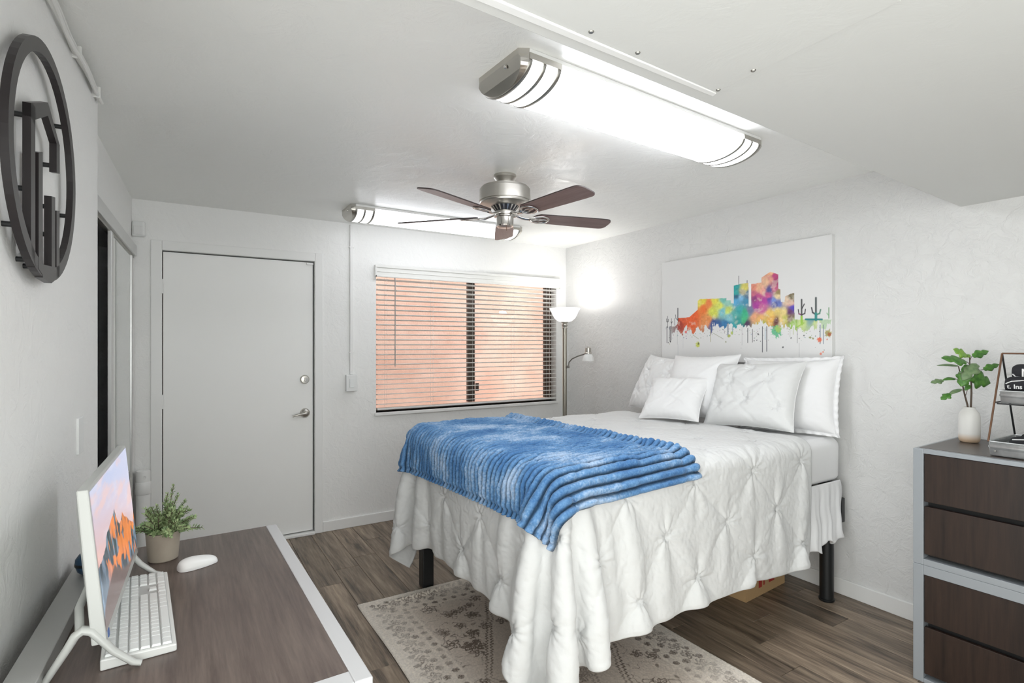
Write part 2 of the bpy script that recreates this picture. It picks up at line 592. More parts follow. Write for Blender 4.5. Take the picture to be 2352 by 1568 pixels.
# back wall with door and window openings
DX0, DX1, DZ = -0.111, 0.842, 2.035
WX0, WX1, WZ0, WZ1 = 1.315, 3.085, 0.875, 2.03
bw = MB()
for (a, b_, c, d) in [(-0.62, DX0 - 0.012, 0, ZC), (DX0 - 0.012, DX1 + 0.012, DZ + 0.012, ZC), (DX1 + 0.012, WX0, 0, ZC),
                      (WX0, WX1, 0, WZ0), (WX0, WX1, WZ1, ZC), (WX1, 3.35, 0, ZC)]:
    bw.box((a, YB, c), (b_, YB + 0.15, d))
struct(bw.build('wall_back', WALL))
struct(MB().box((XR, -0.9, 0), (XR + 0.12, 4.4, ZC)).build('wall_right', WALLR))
# near left wall, a thick pier that ends beside the closet
nl = MB()
# (an added, unseen opening behind the camera lets in daylight as fill)
for t0_, t1_, z0_, z1_ in ((-0.9, -0.75, 0, 2.08), (-0.9, 1.02, 2.20, ZC), (1.02, 2.53, 0, ZC)):
    a, b_ = WL(t0_, 0), WL(t1_, 0)
    nl.hexa([(-0.62, a[1], z0_), (a[0], a[1], z0_), (b_[0], b_[1], z0_), (-0.62, b_[1], z0_)],
            [(-0.62, a[1], z1_), (a[0], a[1], z1_), (b_[0], b_[1], z1_), (-0.62, b_[1], z1_)])
struct(nl.build('wall_left', WALL, bevel=0.006))
struct(MB().box((1.3, -1.02, 0), (3.35, -0.9, 2.081)).build('wall_front_blocker', WALL))  # partial wall out of view, added to cut light from the open rear
# wall over the closet and the closet behind it
CL = math.atan(0.0384)


def WC(y_, z, off=0.0):
    return (-0.277 - (YB - y_) * 0.0384 + off, y_, z)


nl = MB()
a, b_ = WC(2.5, 0), WC(YB + 0.05, 0)
nl.hexa([(-0.62, a[1], 2.03), (a[0], a[1], 2.03), (b_[0], b_[1], 2.03), (-0.62, b_[1], 2.03)],
        [(-0.62, a[1], ZC), (a[0], a[1], ZC), (b_[0], b_[1], ZC), (-0.62, b_[1], ZC)])
struct(nl.build('wall_left_over_closet', WALL))
struct(MB().box((-0.66, 2.5, 0), (-0.60, YB + 0.05, 2.06)).build('wall_closet', mat('closet_dark', (0.06, 0.06, 0.06), 0.8)))

# sliding closet door: two leaves in a dark recess under a header track
cd = struct(bpy.data.objects.new('door_2', None)); COL.objects.link(cd)


def wcbox(y0, y1, z0, z1, o0, o1):
    m_ = MB()
    p = [WC(y0, z0, o0), WC(y0, z0, o1), WC(y1, z0, o1), WC(y1, z0, o0)]
    return m_.hexa(p, [(q[0], q[1], z1) for q in p])


wcbox(2.53, 4.225, 1.985, 2.052, -0.03, 0.026).build('header_track', ALU, cd, bevel=0.003)
wcbox(2.53, 4.225, 1.972, 1.986, -0.012, 0.012).build('track_lip', NICKELD, cd)
wcbox(3.27, 3.325, 0.01, 1.975, 0.002, 0.018).build('leaf_stile', ALU, cd, bevel=0.002)
wcbox(3.325, 3.385, 0.01, 1.975, -0.002, 0.012).build('leaf_stile', ALU, cd, bevel=0.002)['label'] = 'bright wide stile of the mirrored leaf'
wcbox(3.385, 4.10, 0.01, 1.975, 0.0, 0.008).build('mirror_panel', MIRROR, cd)
wcbox(4.10, 4.14, 0.01, 1.975, -0.002, 0.014).build('leaf_stile', ALU, cd, bevel=0.002)
wcbox(4.15, 4.225, 0.0, 1.985, -0.02, 0.010).build('side_jamb', TRIM, cd)
wcbox(2.53, 3.06, 0.01, 1.975, -0.050, -0.040).build('dark_glass_panel', DARKGLASS, cd)
wcbox(3.06, 3.105, 0.01, 1.975, -0.050, -0.028).build('leaf_stile', mat('beige_frame', (0.42, 0.38, 0.33), 0.5), cd, bevel=0.002)['label'] = 'beige stile of the inner leaf'
wcbox(3.105, 3.27, 0.01, 1.975, -0.050, -0.040).build('dark_glass_panel', DARKGLASS, cd)

# painted pipe in the corner, low down
pp = thing('pipe', 'white painted pipe stub with strap in the corner left of the door', 'pipe', (-0.215, YB - 0.045, 0))
MB().lathe([(0.001, 0), (0.040, 0), (0.040, 0.52), (0.040, 0.60), (0.038, 0.61), (0.001, 0.612)], 24).build('pipe_body', TRIM, pp)
MB().lathe([(0.041, 0.46), (0.0435, 0.465), (0.0435, 0.535), (0.041, 0.54)], 24).build('strap', TRIM, pp)
MB().lathe([(0.0, 0.0), (0.006, 0.001), (0.008, 0.004), (0.008, 0.006)], 10, M=Matrix.Translation((0.01, -0.0445, 0.575)) @ Matrix.Rotation(PI / 2, 4, 'X')).build('screw_head', TRIM, pp)

# entry door
d1 = struct(bpy.data.objects.new('door_1', None)); COL.objects.link(d1)
cas = MB()
for (p, q_) in [((DX0 - 0.066, 0.0), (DX0 - 0.004, DZ + 0.066)), ((DX1 + 0.004, 0.0), (DX1 + 0.062, DZ + 0.066)),
                ((DX0 - 0.004, DZ + 0.004), (DX1 + 0.004, DZ + 0.066))]:
    cas.box((p[0], YB - 0.014, p[1]), (q_[0], YB + 0.001, q_[1]))
cas.build('door_casing', TRIM, d1, bevel=0.004)
jb = MB()
jb.box((DX0 - 0.012, YB - 0.002, 0), (DX0 - 0.003, YB + 0.12, DZ + 0.01)).box((DX1 + 0.003, YB - 0.002, 0), (DX1 + 0.012, YB + 0.12, DZ + 0.01))
jb.box((DX0 - 0.012, YB - 0.002, DZ + 0.003), (DX1 + 0.012, YB + 0.12, DZ + 0.012))
jb.build('door_jamb', TRIM, d1)
MB().box((DX0 - 0.003, YB + 0.055, 0), (DX1 + 0.003, YB + 0.07, DZ + 0.003)).build('door_stop', DARKGAP, d1)
MB().box((DX0 + 0.002, YB + 0.006, 0.028), (DX1 - 0.007, YB + 0.05, DZ - 0.005)).build('door_slab', DOORW, d1, bevel=0.002)
MB().box((DX0 - 0.003, YB - 0.03, 0), (DX1 + 0.003, YB + 0.055, 0.02)).build('threshold', TRIM, d1, bevel=0.004)
for hz in (1.80, 1.04, 0.25):
    hg = MB()
    hg.lathe([(0.0, -0.048), (0.007, -0.046), (0.007, 0.046), (0.0, 0.048)], 12, (DX0 - 0.001, YB - 0.006, hz))
    hg.box((DX0 - 0.018, YB - 0.0165, hz - 0.045), (DX0 - 0.002, YB - 0.0135, hz + 0.045))
    hg.build('hinge', TRIM, d1)
RX = Matrix.Rotation(PI / 2, 4, 'X')


def ydisc(cx, cy, cz, prof, n=28):
    """lathe whose axis points towards -Y"""
    return MB().lathe(prof, n, M=Matrix.Translation((cx, cy, cz)) @ RX)


db = ydisc(0.776, YB + 0.006, 1.158, [(0.0, 0.0), (0.033, 0.0), (0.033, 0.008), (0.026, 0.018), (0.0, 0.02)])
db.build('deadbolt', NICKEL, d1)
MB().box((0.776 - 0.005, YB - 0.028, 1.158 - 0.014), (0.776 + 0.005, YB - 0.013, 1.158 + 0.014)).build('thumb_turn', CHROME, bpy.data.objects['deadbolt'], bevel=0.003)
lv = ydisc(0.778, YB + 0.006, 0.908, [(0.0, 0.0), (0.035, 0.0), (0.035, 0.008), (0.026, 0.02), (0.013, 0.026), (0.012, 0.052), (0.0, 0.054)])
lv.tube([(0.778, YB - 0.040, 0.908), (0.755, YB - 0.044, 0.907), (0.72, YB - 0.045, 0.902), (0.685, YB - 0.040, 0.893)], [0.012, 0.012, 0.010, 0.008], 12, 0.8)
lv.build('lever_handle', NICKEL, d1)
MB().box((0.79, YB - 0.010, 2.012), (0.835, YB + 0.004, 2.026)).build('door_contact', TRIM, d1)

# baseboards
struct(MB().box((DX1 + 0.062, YB - 0.012, 0), (XR, YB + 0.001, 0.078)).build('baseboard_back', TRIM, bevel=0.004))
struct(MB().box((XR - 0.013, -0.9, 0), (XR + 0.001, YB - 0.012, 0.09)).build('baseboard_right', TRIM, bevel=0.005))
a, b_ = WL(1.02, 0, 0.012), WL(2.53, 0, 0.012)
struct(MB().hexa([(a[0] - 0.012, a[1], 0), (a[0], a[1], 0), (b_[0], b_[1], 0), (b_[0] - 0.012, b_[1], 0)],
                 [(a[0] - 0.012, a[1], 0.08), (a[0], a[1], 0.08), (b_[0], b_[1], 0.08), (b_[0] - 0.012, b_[1], 0.08)]).build('baseboard_left', TRIM))

# window
w1 = struct(bpy.data.objects.new('window_1', None)); COL.objects.link(w1)
fr = MB()
for (a, b_, c, d) in [(WX0, WX1, WZ0, WZ0 + 0.022), (WX0, WX1, WZ1 - 0.03, WZ1), (WX0, WX0 + 0.012, WZ0, WZ1), (WX1 - 0.014, WX1, WZ0, WZ1)]:
    fr.box((a, YB + 0.085, c), (b_, YB + 0.125, d))
fr.build('window_frame', BROWNF, w1)
fr = MB().box((2.175, YB + 0.078, WZ0 + 0.03), (2.215, YB + 0.118, WZ1 - 0.03)).box((2.205, YB + 0.09, WZ0 + 0.03), (2.245, YB + 0.125, WZ1 - 0.03))
fr.build('window_mullion', BROWNF, w1)
fr = MB().box((3.010, YB + 0.078, WZ0 + 0.03), (3.046, YB + 0.118, WZ1 - 0.03)).build('window_stile', BROWNF, w1)
MB().box((2.245, YB + 0.068, 1.0), (2.275, YB + 0.08, 1.07)).build('window_latch', BROWNF, w1)
MB().box((WX0 + 0.03, YB + 0.096, WZ0 + 0.03), (2.18, YB + 0.099, WZ1 - 0.03)).build('pane', GLASS, w1)
MB().box((2.24, YB + 0.106, WZ0 + 0.03), (WX1 - 0.03, YB + 0.109, WZ1 - 0.03)).build('pane', GLASS, w1)
MB().box((WX0 - 0.012, YB - 0.018, WZ0 - 0.026), (WX1 + 0.012, YB + 0.086, WZ0)).build('window_sill', TRIM, w1, bevel=0.004)

# venetian blind
vb = thing('venetian_blind', 'white horizontal venetian blind lowered over the window beside the door', 'blind', ((WX0 + WX1) / 2, YB, 0))
bx0, bx1 = -0.875, 0.875
va = MB()
va.box((-0.90, -0.030, 1.955), (0.905, -0.018, 2.045)).box((-0.90, -0.038, 2.028), (0.905, -0.018, 2.047)).box((-0.90, -0.036, 1.953), (0.905, -0.018, 1.966))
va.box((-0.90, -0.034, 1.993), (0.905, -0.018, 2.0)).box((-0.902, -0.036, 1.953), (-0.888, 0.0, 2.047)).box((0.893, -0.036, 1.953), (0.907, 0.0, 2.047))
va.build('valance', BLINDM, vb, bevel=0.002)
MB().box((bx0, -0.012, 1.965), (bx1, 0.045, 2.01)).build('headrail', BLINDM, vb)
sl = MB()
for k in range(6):
    x0_, x1_ = -0.025 + k * 0.05 / 6, -0.025 + (k + 1) * 0.05 / 6
    z0_, z1_ = 0.003 * (1 - (x0_ / 0.025) ** 2), 0.003 * (1 - (x1_ / 0.025) ** 2)
    sl.hexa([(bx0, x0_, z0_ - 0.002), (bx1, x0_, z0_ - 0.002), (bx1, x1_, z1_ - 0.002), (bx0, x1_, z1_ - 0.002)],
            [(bx0, x0_, z0_ + 0.002), (bx1, x0_, z0_ + 0.002), (bx1, x1_, z1_ + 0.002), (bx0, x1_, z1_ + 0.002)])
slm = sl.mesh('slat')
slm.materials.append(BLINDM)
NS = 26
for k in range(NS):
    o = link('slat', slm, None, vb, loc=(0, 0.018, 0.935 + k * (1.935 - 0.935) / (NS - 1)))
    o.rotation_euler = (R(-7), 0, 0)
MB().box((bx0, -0.008, 0.893), (bx1, 0.044, 0.908)).build('bottom_rail', BLINDM, vb, bevel=0.003)
for xx in (-0.80, -0.40, 0.0, 0.40, 0.80):
    c_ = MB()
    for yy in (-0.008, 0.044):
        c_.tube([(xx, yy, 0.90), (xx, yy, 1.97)], 0.0010, 5)
    c_.build('ladder_cord', CORDW, vb)
MB().tube([(-0.738, -0.024, 1.955), (-0.738, -0.03, 1.9), (-0.738, -0.028, 1.24)], 0.0045, 8).build('tilt_wand', mat('clear_wand', (0.35, 0.33, 0.31), 0.3), vb)

# outside: stucco wall of the neighbouring building, paving
ow = MB().box((-1.5, 5.65, -0.3), (4.05, 5.8, 3.4)).build('stucco_wall', STUCCO)
tag(ow, 'pink stucco wall of the neighbouring building outside the window', 'wall')
oc = MB().box((4.05, 5.2, -0.3), (4.45, 5.6, 3.4)).build('stucco_column', STUCCOL, bevel=0.01)
tag(oc, 'pale stucco column standing outside at the right end of the window', 'column')
tag(MB().box((-2, 4.5, -0.32), (6, 9, -0.3)).build('paving', PAVE), 'paved ground outside the window', 'paving')['kind'] = 'structure'

# ------------------------------------------------------------------ wall fittings
ms = thing('motion_sensor', 'small white motion sensor in the corner above the closet doors', 'sensor', (-0.236, YB, 2.16), -R(12))
MB().box((-0.036, -0.036, -0.05), (0.036, 0.004, 0.05)).build('sensor_body', PLASTIC, ms, bevel=0.012, seg=3)
MB().box((-0.026, -0.042, -0.038), (0.026, -0.03, 0.018)).build('sensor_window', FROST, ms, bevel=0.01, seg=3)

cdt = thing('wall_conduit', 'white surface conduit running down the wall from the far ceiling light', 'conduit', (1.118, YB, 0))
MB().box((-0.012, -0.019, 1.186), (0.012, 0.001, 2.345)).build('raceway', TRIM, cdt, bevel=0.004)
for z in (2.17, 1.355):
    MB().box((-0.019, -0.021, z - 0.004), (0.019, 0.001, z + 0.004)).build('clip', TRIM, cdt, bevel=0.001)
lsw = thing('light_switch', 'white surface mounted rocker switch between door and window', 'switch', (1.112, YB, 1.12))
MB().box((-0.038, -0.040, -0.064), (0.038, 0.001, 0.064)).build('switch_box', PLASTIC, lsw, bevel=0.004)
MB().box((-0.042, -0.046, -0.062), (0.042, -0.039, 0.062)).build('cover_plate', PLASTIC, lsw, bevel=0.003)
MB().hexa([(-0.016, -0.053, -0.033), (0.016, -0.053, -0.033), (0.016, -0.044, -0.033), (-0.016, -0.044, -0.033)],
          [(-0.016, -0.048, 0.033), (0.016, -0.048, 0.033), (0.016, -0.044, 0.033), (-0.016, -0.044, 0.033)]).build('rocker', KEYM, lsw, bevel=0.001)
bp_ = thing('blank_plate', 'white blank cover plate on the left wall behind the monitor', 'plate', WL(2.22, 1.126), -TL)
MB().box((-0.001, -0.036, -0.058), (0.007, 0.036, 0.058)).build('plate', PLASTIC, bp_, bevel=0.002)
for z in (-0.042, 0.042):
    MB().box((0.006, -0.003, z - 0.003), (0.008, 0.003, z + 0.003)).build('screw_head', PLASTIC, bp_, bevel=0.001)

# bundle of cables along the top of the left wall
cb = thing('cable_bundle', 'bundle of white cables stapled along the top of the left wall', 'cable', WL(1.2, ZC - 0.03))
Mi = Matrix.Translation(WL(1.2, ZC - 0.03)).inverted()
for j, (oz, oo) in enumerate([(-0.012, 0.010), (0.004, 0.012), (-0.020, 0.018)]):
    pts = []
    for i in range(34):
        t = 1.2 + i * (2.50 - 1.2) / 33
        p = Vector(WL(t, ZC - 0.026 + oz + 0.0022 * math.sin(t * 9 + j * 2) + 0.0015 * math.sin(t * 23 + j), oo + 0.003 * math.sin(t * 14 + j)))
        pts.append(Mi @ p)
    MB().tube(pts, 0.0062, 8).build('cable', CORDW, cb)
for t in (1.75, 2.13, 2.43):
    p = Mi @ Vector(WL(t, ZC - 0.034, 0.012))
    MB().box((p.x - 0.018, p.y - 0.004, p.z - 0.018), (p.x + 0.012, p.y + 0.004, p.z + 0.022)).build('staple', CORDW, cb, bevel=0.003)

# ------------------------------------------------------------------ round metal sign on the left wall
sg = thing('wall_sign', 'round dark bronze metal monogram sign standing off the left wall', 'sign', WL(1.535, 1.81), 0)
Ms = Matrix.Translation(WL(1.535, 1.81)).inverted()
T0, Z0 = 1.535, 1.81


KS = 1.12


def sgp(off):
    return lambda t, z: tuple(Ms @ Vector(WL(0.021 + (t - 0.021) * KS, 1.42 + (z - 1.42) * KS, off)))


def arc(r, a0, a1, n):
    return [(T0 + r * math.cos(R(a0 + (a1 - a0) * i / n)), Z0 + r * math.sin(R(a0 + (a1 - a0) * i / n))) for i in range(n + 1)]


F0, F1 = 0.018, 0.033
rg = MB()
for k in range(64):
    a0, a1 = k * 360 / 64, (k + 1) * 360 / 64
    if 292 < a0 < 296:
        pass
    rg.prism(arc(0.224, a0, a1, 1) + arc(0.252, a1, a0, 1), sgp(F0), sgp(F1))
rg.build('ring', BRONZE, sg)
# letter frame: tall left bar, sloping roof, short right arm
lf = MB()
for quad in ([(1.413, 1.60), (1.441, 1.575), (1.441, 1.874), (1.413, 1.897)], [(1.413, 1.897), (1.441, 1.874), (1.533, 1.916), (1.533, 1.945)],
             [(1.413, 1.897), (1.413, 1.87), (1.441, 1.86), (1.441, 1.9)],
             [(1.533, 1.945), (1.533, 1.916), (1.603, 1.878), (1.630, 1.883)], [(1.603, 1.884), (1.603, 1.812), (1.630, 1.817), (1.630, 1.884)]):
    lf.prism(quad, sgp(F0), sgp(F1))
lf.build('letter_frame', BRONZE, sg)
lu = MB()
for quad in ([(1.462, 1.575), (1.491, 1.565), (1.491, 1.824), (1.462, 1.814)], [(1.491, 1.56), (1.56, 1.555), (1.56, 1.592), (1.491, 1.588)],
             [(1.56, 1.555), (1.589, 1.565), (1.589, 1.752), (1.56, 1.748)]):
    lu.prism(quad, sgp(F0 + 0.0005), sgp(F1 + 0.0005))
lu.build('letter_fork', BRONZE, sg)
lu = MB()
lu.prism([(1.602, 1.57), (1.628, 1.578), (1.628, 1.730), (1.602, 1.725)], sgp(F0), sgp(F1))
lu.build('letter_bar', BRONZE, sg)
for (t, z) in [(1.72, 1.955), (1.765, 1.745), (1.425, 1.875), (1.615, 1.83), (1.59, 1.73), (1.575, 1.665), (1.36, 1.645), (1.44, 1.59), (1.30, 1.85), (1.43, 1.73), (1.485, 1.582)]:
    p0, p1 = Vector(sgp(0.0)(t, z)), Vector(sgp(F0 + 0.002)(t, z))
    MB().tube([p0, p1], 0.006, 10).build('standoff_pin', BLACKM, sg)


# ------------------------------------------------------------------ ceiling light fixtures
def fixture(loc, yaw, length, width, label, lens):
    t = thing('ceiling_light', label, 'ceiling light', loc, yaw, 'wraparound ceiling lights')
    hl, hw, hd = length / 2, width / 2, 0.088

    def prof(k, n, s=1.0):
        a = PI * k / n
        return (-hw * s * math.cos(a), -0.018 - (hd - 0.018) * s * math.sin(a) ** 0.8)
    MB().box((-hl, -hw * 1.04, -0.016), (hl, hw * 1.04, 0.0)).build('housing', TRIM, t, bevel=0.003)
    n = 24
    ln = MB()
    P = np.zeros((2, n + 1, 3))
    for i, xx in enumerate((-hl + 0.004, hl - 0.004)):
        for k in range(n + 1):
            y_, z_ = prof(k, n, 0.985)
            P[i, k] = (xx, y_, z_)
    ln.grid(P)
    ln.build('diffuser', lens, t)
    for s in (-1, 1):
        e = MB()
        # end plate, scooped on its outer edge
        pl = []
        for k in range(n + 1):
            y_, z_ = prof(k, n, 1.02)
            pl.append((y_, z_))
        pl2 = [(hw * 1.03, 0.0), (hw * 0.3, 0.0), (-hw * 0.3, 0.0), (-hw * 1.03, 0.0)]
        poly = pl + pl2
        e.prism(poly, lambda y_, z_: (s * hl, y_, z_), lambda y_, z_: (s * (hl + 0.004 + 0.030 * (0.9 - (z_ / hd) ** 2)), y_ * (0.86 if z_ > -0.03 else 0.93), z_ * 0.97))
        ep = e.build('end_cap', NICKEL, t)
        for b0, b1 in ((0.0, 0.014), (0.058, 0.070), (0.118, 0.132)):
            bd = MB()
            Q = np.zeros((2, n + 1, 3))
            for i, xx in enumerate((s * (hl - b0), s * (hl - b1))):
                for k in range(n + 1):
                    y_, z_ = prof(k, n, 1.03)
                    Q[i, k] = (xx, y_, z_)
            bd.grid(Q)
            bo = bd.build('band', NICKELD, ep)
            so = bo.modifiers.new('solid', 'SOLIDIFY'); so.thickness = 0.003
        for yy in (-1, 1):
            MB().box((min(s * hl, s * (hl - 0.132)), yy * hw * 1.02 - 0.004, -0.034), (max(s * hl, s * (hl - 0.132)), yy * hw * 1.02 + 0.003, -0.014)).build('rim', NICKEL, ep)
        MB().lathe([(0, 0.006), (0.005, 0.005), (0.006, 0.0)], 10, M=Matrix.Translation((s * (hl + 0.03), -hw * 0.35, -0.03)) @ Matrix.Rotation(s * PI / 2, 4, 'Y')).build('screw_head', CHROME, ep)
    return t


fixture((1.577, 1.601, ZC), R(3.2), 1.30, 0.27, 'large nickel-capped ceiling light nearest the camera beside the lowered soffit', LENS)
fixture((1.635, 3.745, ZC), R(0.3), 1.30, 0.25, 'smaller-looking ceiling light at the far end above the door and window, behind the fan', LENSF)

# ------------------------------------------------------------------ ceiling fan
fx, fy = 1.524, 2.571
fan = thing('ceiling_fan', 'brushed nickel ceiling fan with five reddish-brown blades', 'ceiling fan', (fx, fy, ZC))
MB().lathe([(0.0, 0.0), (0.060, 0.0), (0.063, -0.004), (0.063, -0.016), (0.058, -0.022), (0.050, -0.034), (0.042, -0.05), (0.039, -0.066), (0.0, -0.066)], 40).build('canopy', NICKEL, fan)
MB().lathe([(0.0, -0.058), (0.060, -0.060), (0.120, -0.066), (0.128, -0.069), (0.1282, -0.074), (0.134, -0.0745), (0.1345, -0.081), (0.141, -0.084), (0.142, -0.148), (0.1375, -0.150), (0.1378, -0.155), (0.140, -0.156), (0.138, -0.162), (0.120, -0.168), (0.084, -0.176), (0.0, -0.178)], 56).build('motor_housing', NICKEL, fan)
MB().lathe([(0.0, -0.176), (0.078, -0.176), (0.066, -0.186), (0.054, -0.204), (0.0, -0.204)], 40).build('vent_ring', FANBLK, fan)
vr = bpy.data.objects['vent_ring']
fin = MB()
for k in range(20):
    a = 2 * PI * k / 20
    M_ = Matrix.Rotation(a, 4, 'Z')
    fin.add([tuple(M_ @ Vector(p)) for p in [(0.080, -0.006, -0.177), (0.080, 0.006, -0.177), (0.056, 0.0015, -0.203), (0.056, -0.0015, -0.203)]], [(0, 1, 2, 3)])
fin.build('vent_fins', NICKEL, vr)
MB().lathe([(0.0, -0.202), (0.055, -0.202), (0.057, -0.206), (0.055, -0.222), (0.050, -0.226), (0.060, -0.228), (0.060, -0.233), (0.049, -0.236), (0.047, -0.275), (0.049, -0.279), (0.046, -0.286), (0.0, -0.288)], 40).build('switch_housing', CHROME, fan)
MB().lathe([(0.0, -0.2915), (0.034, -0.2905), (0.042, -0.285), (0.042, -0.28)], 32).build('bottom_cap', mat('warm_cap', (0.55, 0.46, 0.42), 0.3, 0.8), fan)
MB().tube([(-0.012, -0.036, -0.284), (-0.012, -0.038, -0.315)], 0.0015, 6).build('pull_chain', BRASSY, fan)
# blade outline (local x outward)
bo_ = []
for i in range(13):
    a = -PI / 2 + PI * i / 12
    bo_.append((0.590 + 0.055 * abs(math.cos(a)) ** 0.7, 0.062 * (1 if a > 0 else -1) * abs(math.sin(a)) ** 0.55))
outl = [(0.175, -0.036), (0.20, -0.052), (0.30, -0.056), (0.45, -0.060), (0.57, -0.062)] + bo_[1:-1] + [(0.57, 0.062), (0.45, 0.060), (0.30, 0.056), (0.20, 0.052), (0.175, 0.036), (0.165, 0.015), (0.165, -0.015)]
blm = MB().prism(outl, lambda x_, y_: (x_, y_, 0.0), lambda x_, y_: (x_, y_, 0.006)).mesh('blade')
blm.materials.append(FANBLADE); blm.materials.append(FANEDGE)
for pg in blm.polygons:
    if abs(pg.normal.z) < 0.5:
        pg.material_index = 1
ir = MB()
ir.tube([(0.050, 0, 0.012), (0.085, 0, 0.002), (0.115, 0, -0.006), (0.150, 0, -0.006)], [0.010, 0.010, 0.012, 0.012], 10, 0.5)
ring = [(0.150, 0.010), (0.175, 0.030), (0.205, 0.040), (0.235, 0.036), (0.253, 0.018), (0.256, 0.0), (0.253, -0.018), (0.235, -0.036), (0.205, -0.040), (0.175, -0.030), (0.150, -0.010)]
ir.tube([(p[0], p[1], -0.005) for p in ring] , 0.008, 8, 0.5)
ir.tube([(0.150, 0.006, -0.005), (0.20, 0.012, -0.005), (0.25, 0.0, -0.005)], 0.006, 8, 0.5)
ir.tube([(0.150, -0.006, -0.005), (0.20, -0.012, -0.005), (0.25, 0.0, -0.005)], 0.006, 8, 0.5)
irm = ir.mesh('blade_iron')
irm.materials.append(CHROME)
for k in range(5):
    b_ = link('blade', blm, None, fan, loc=(0, 0, -0.228))
    b_.rotation_euler = (Matrix.Rotation(R(-84 + 72 * k), 4, 'Z') @ Matrix.Rotation(R(-12), 4, 'X')).to_euler()
    link('blade_iron', irm, None, b_, loc=(0, 0, 0))

# ------------------------------------------------------------------ canvas print over the bed
cv = thing('canvas_print', 'wide white canvas print of a rainbow watercolour city skyline with cacti', 'painting', (XR - 0.002, 2.32, 1.3))
CW, CH = 1.28, 0.747
nxp, nyp = 560, 327
S_, T_ = np.meshgrid(np.linspace(0, 1, nxp), np.linspace(0, 1, nyp), indexing='ij')
paint = np.ones((nxp, nyp, 3)) * np.array([0.79, 0.79, 0.785])


def mixin(mask, col):
    global paint
    paint = paint * (1 - mask[..., None]) + mask[..., None] * col


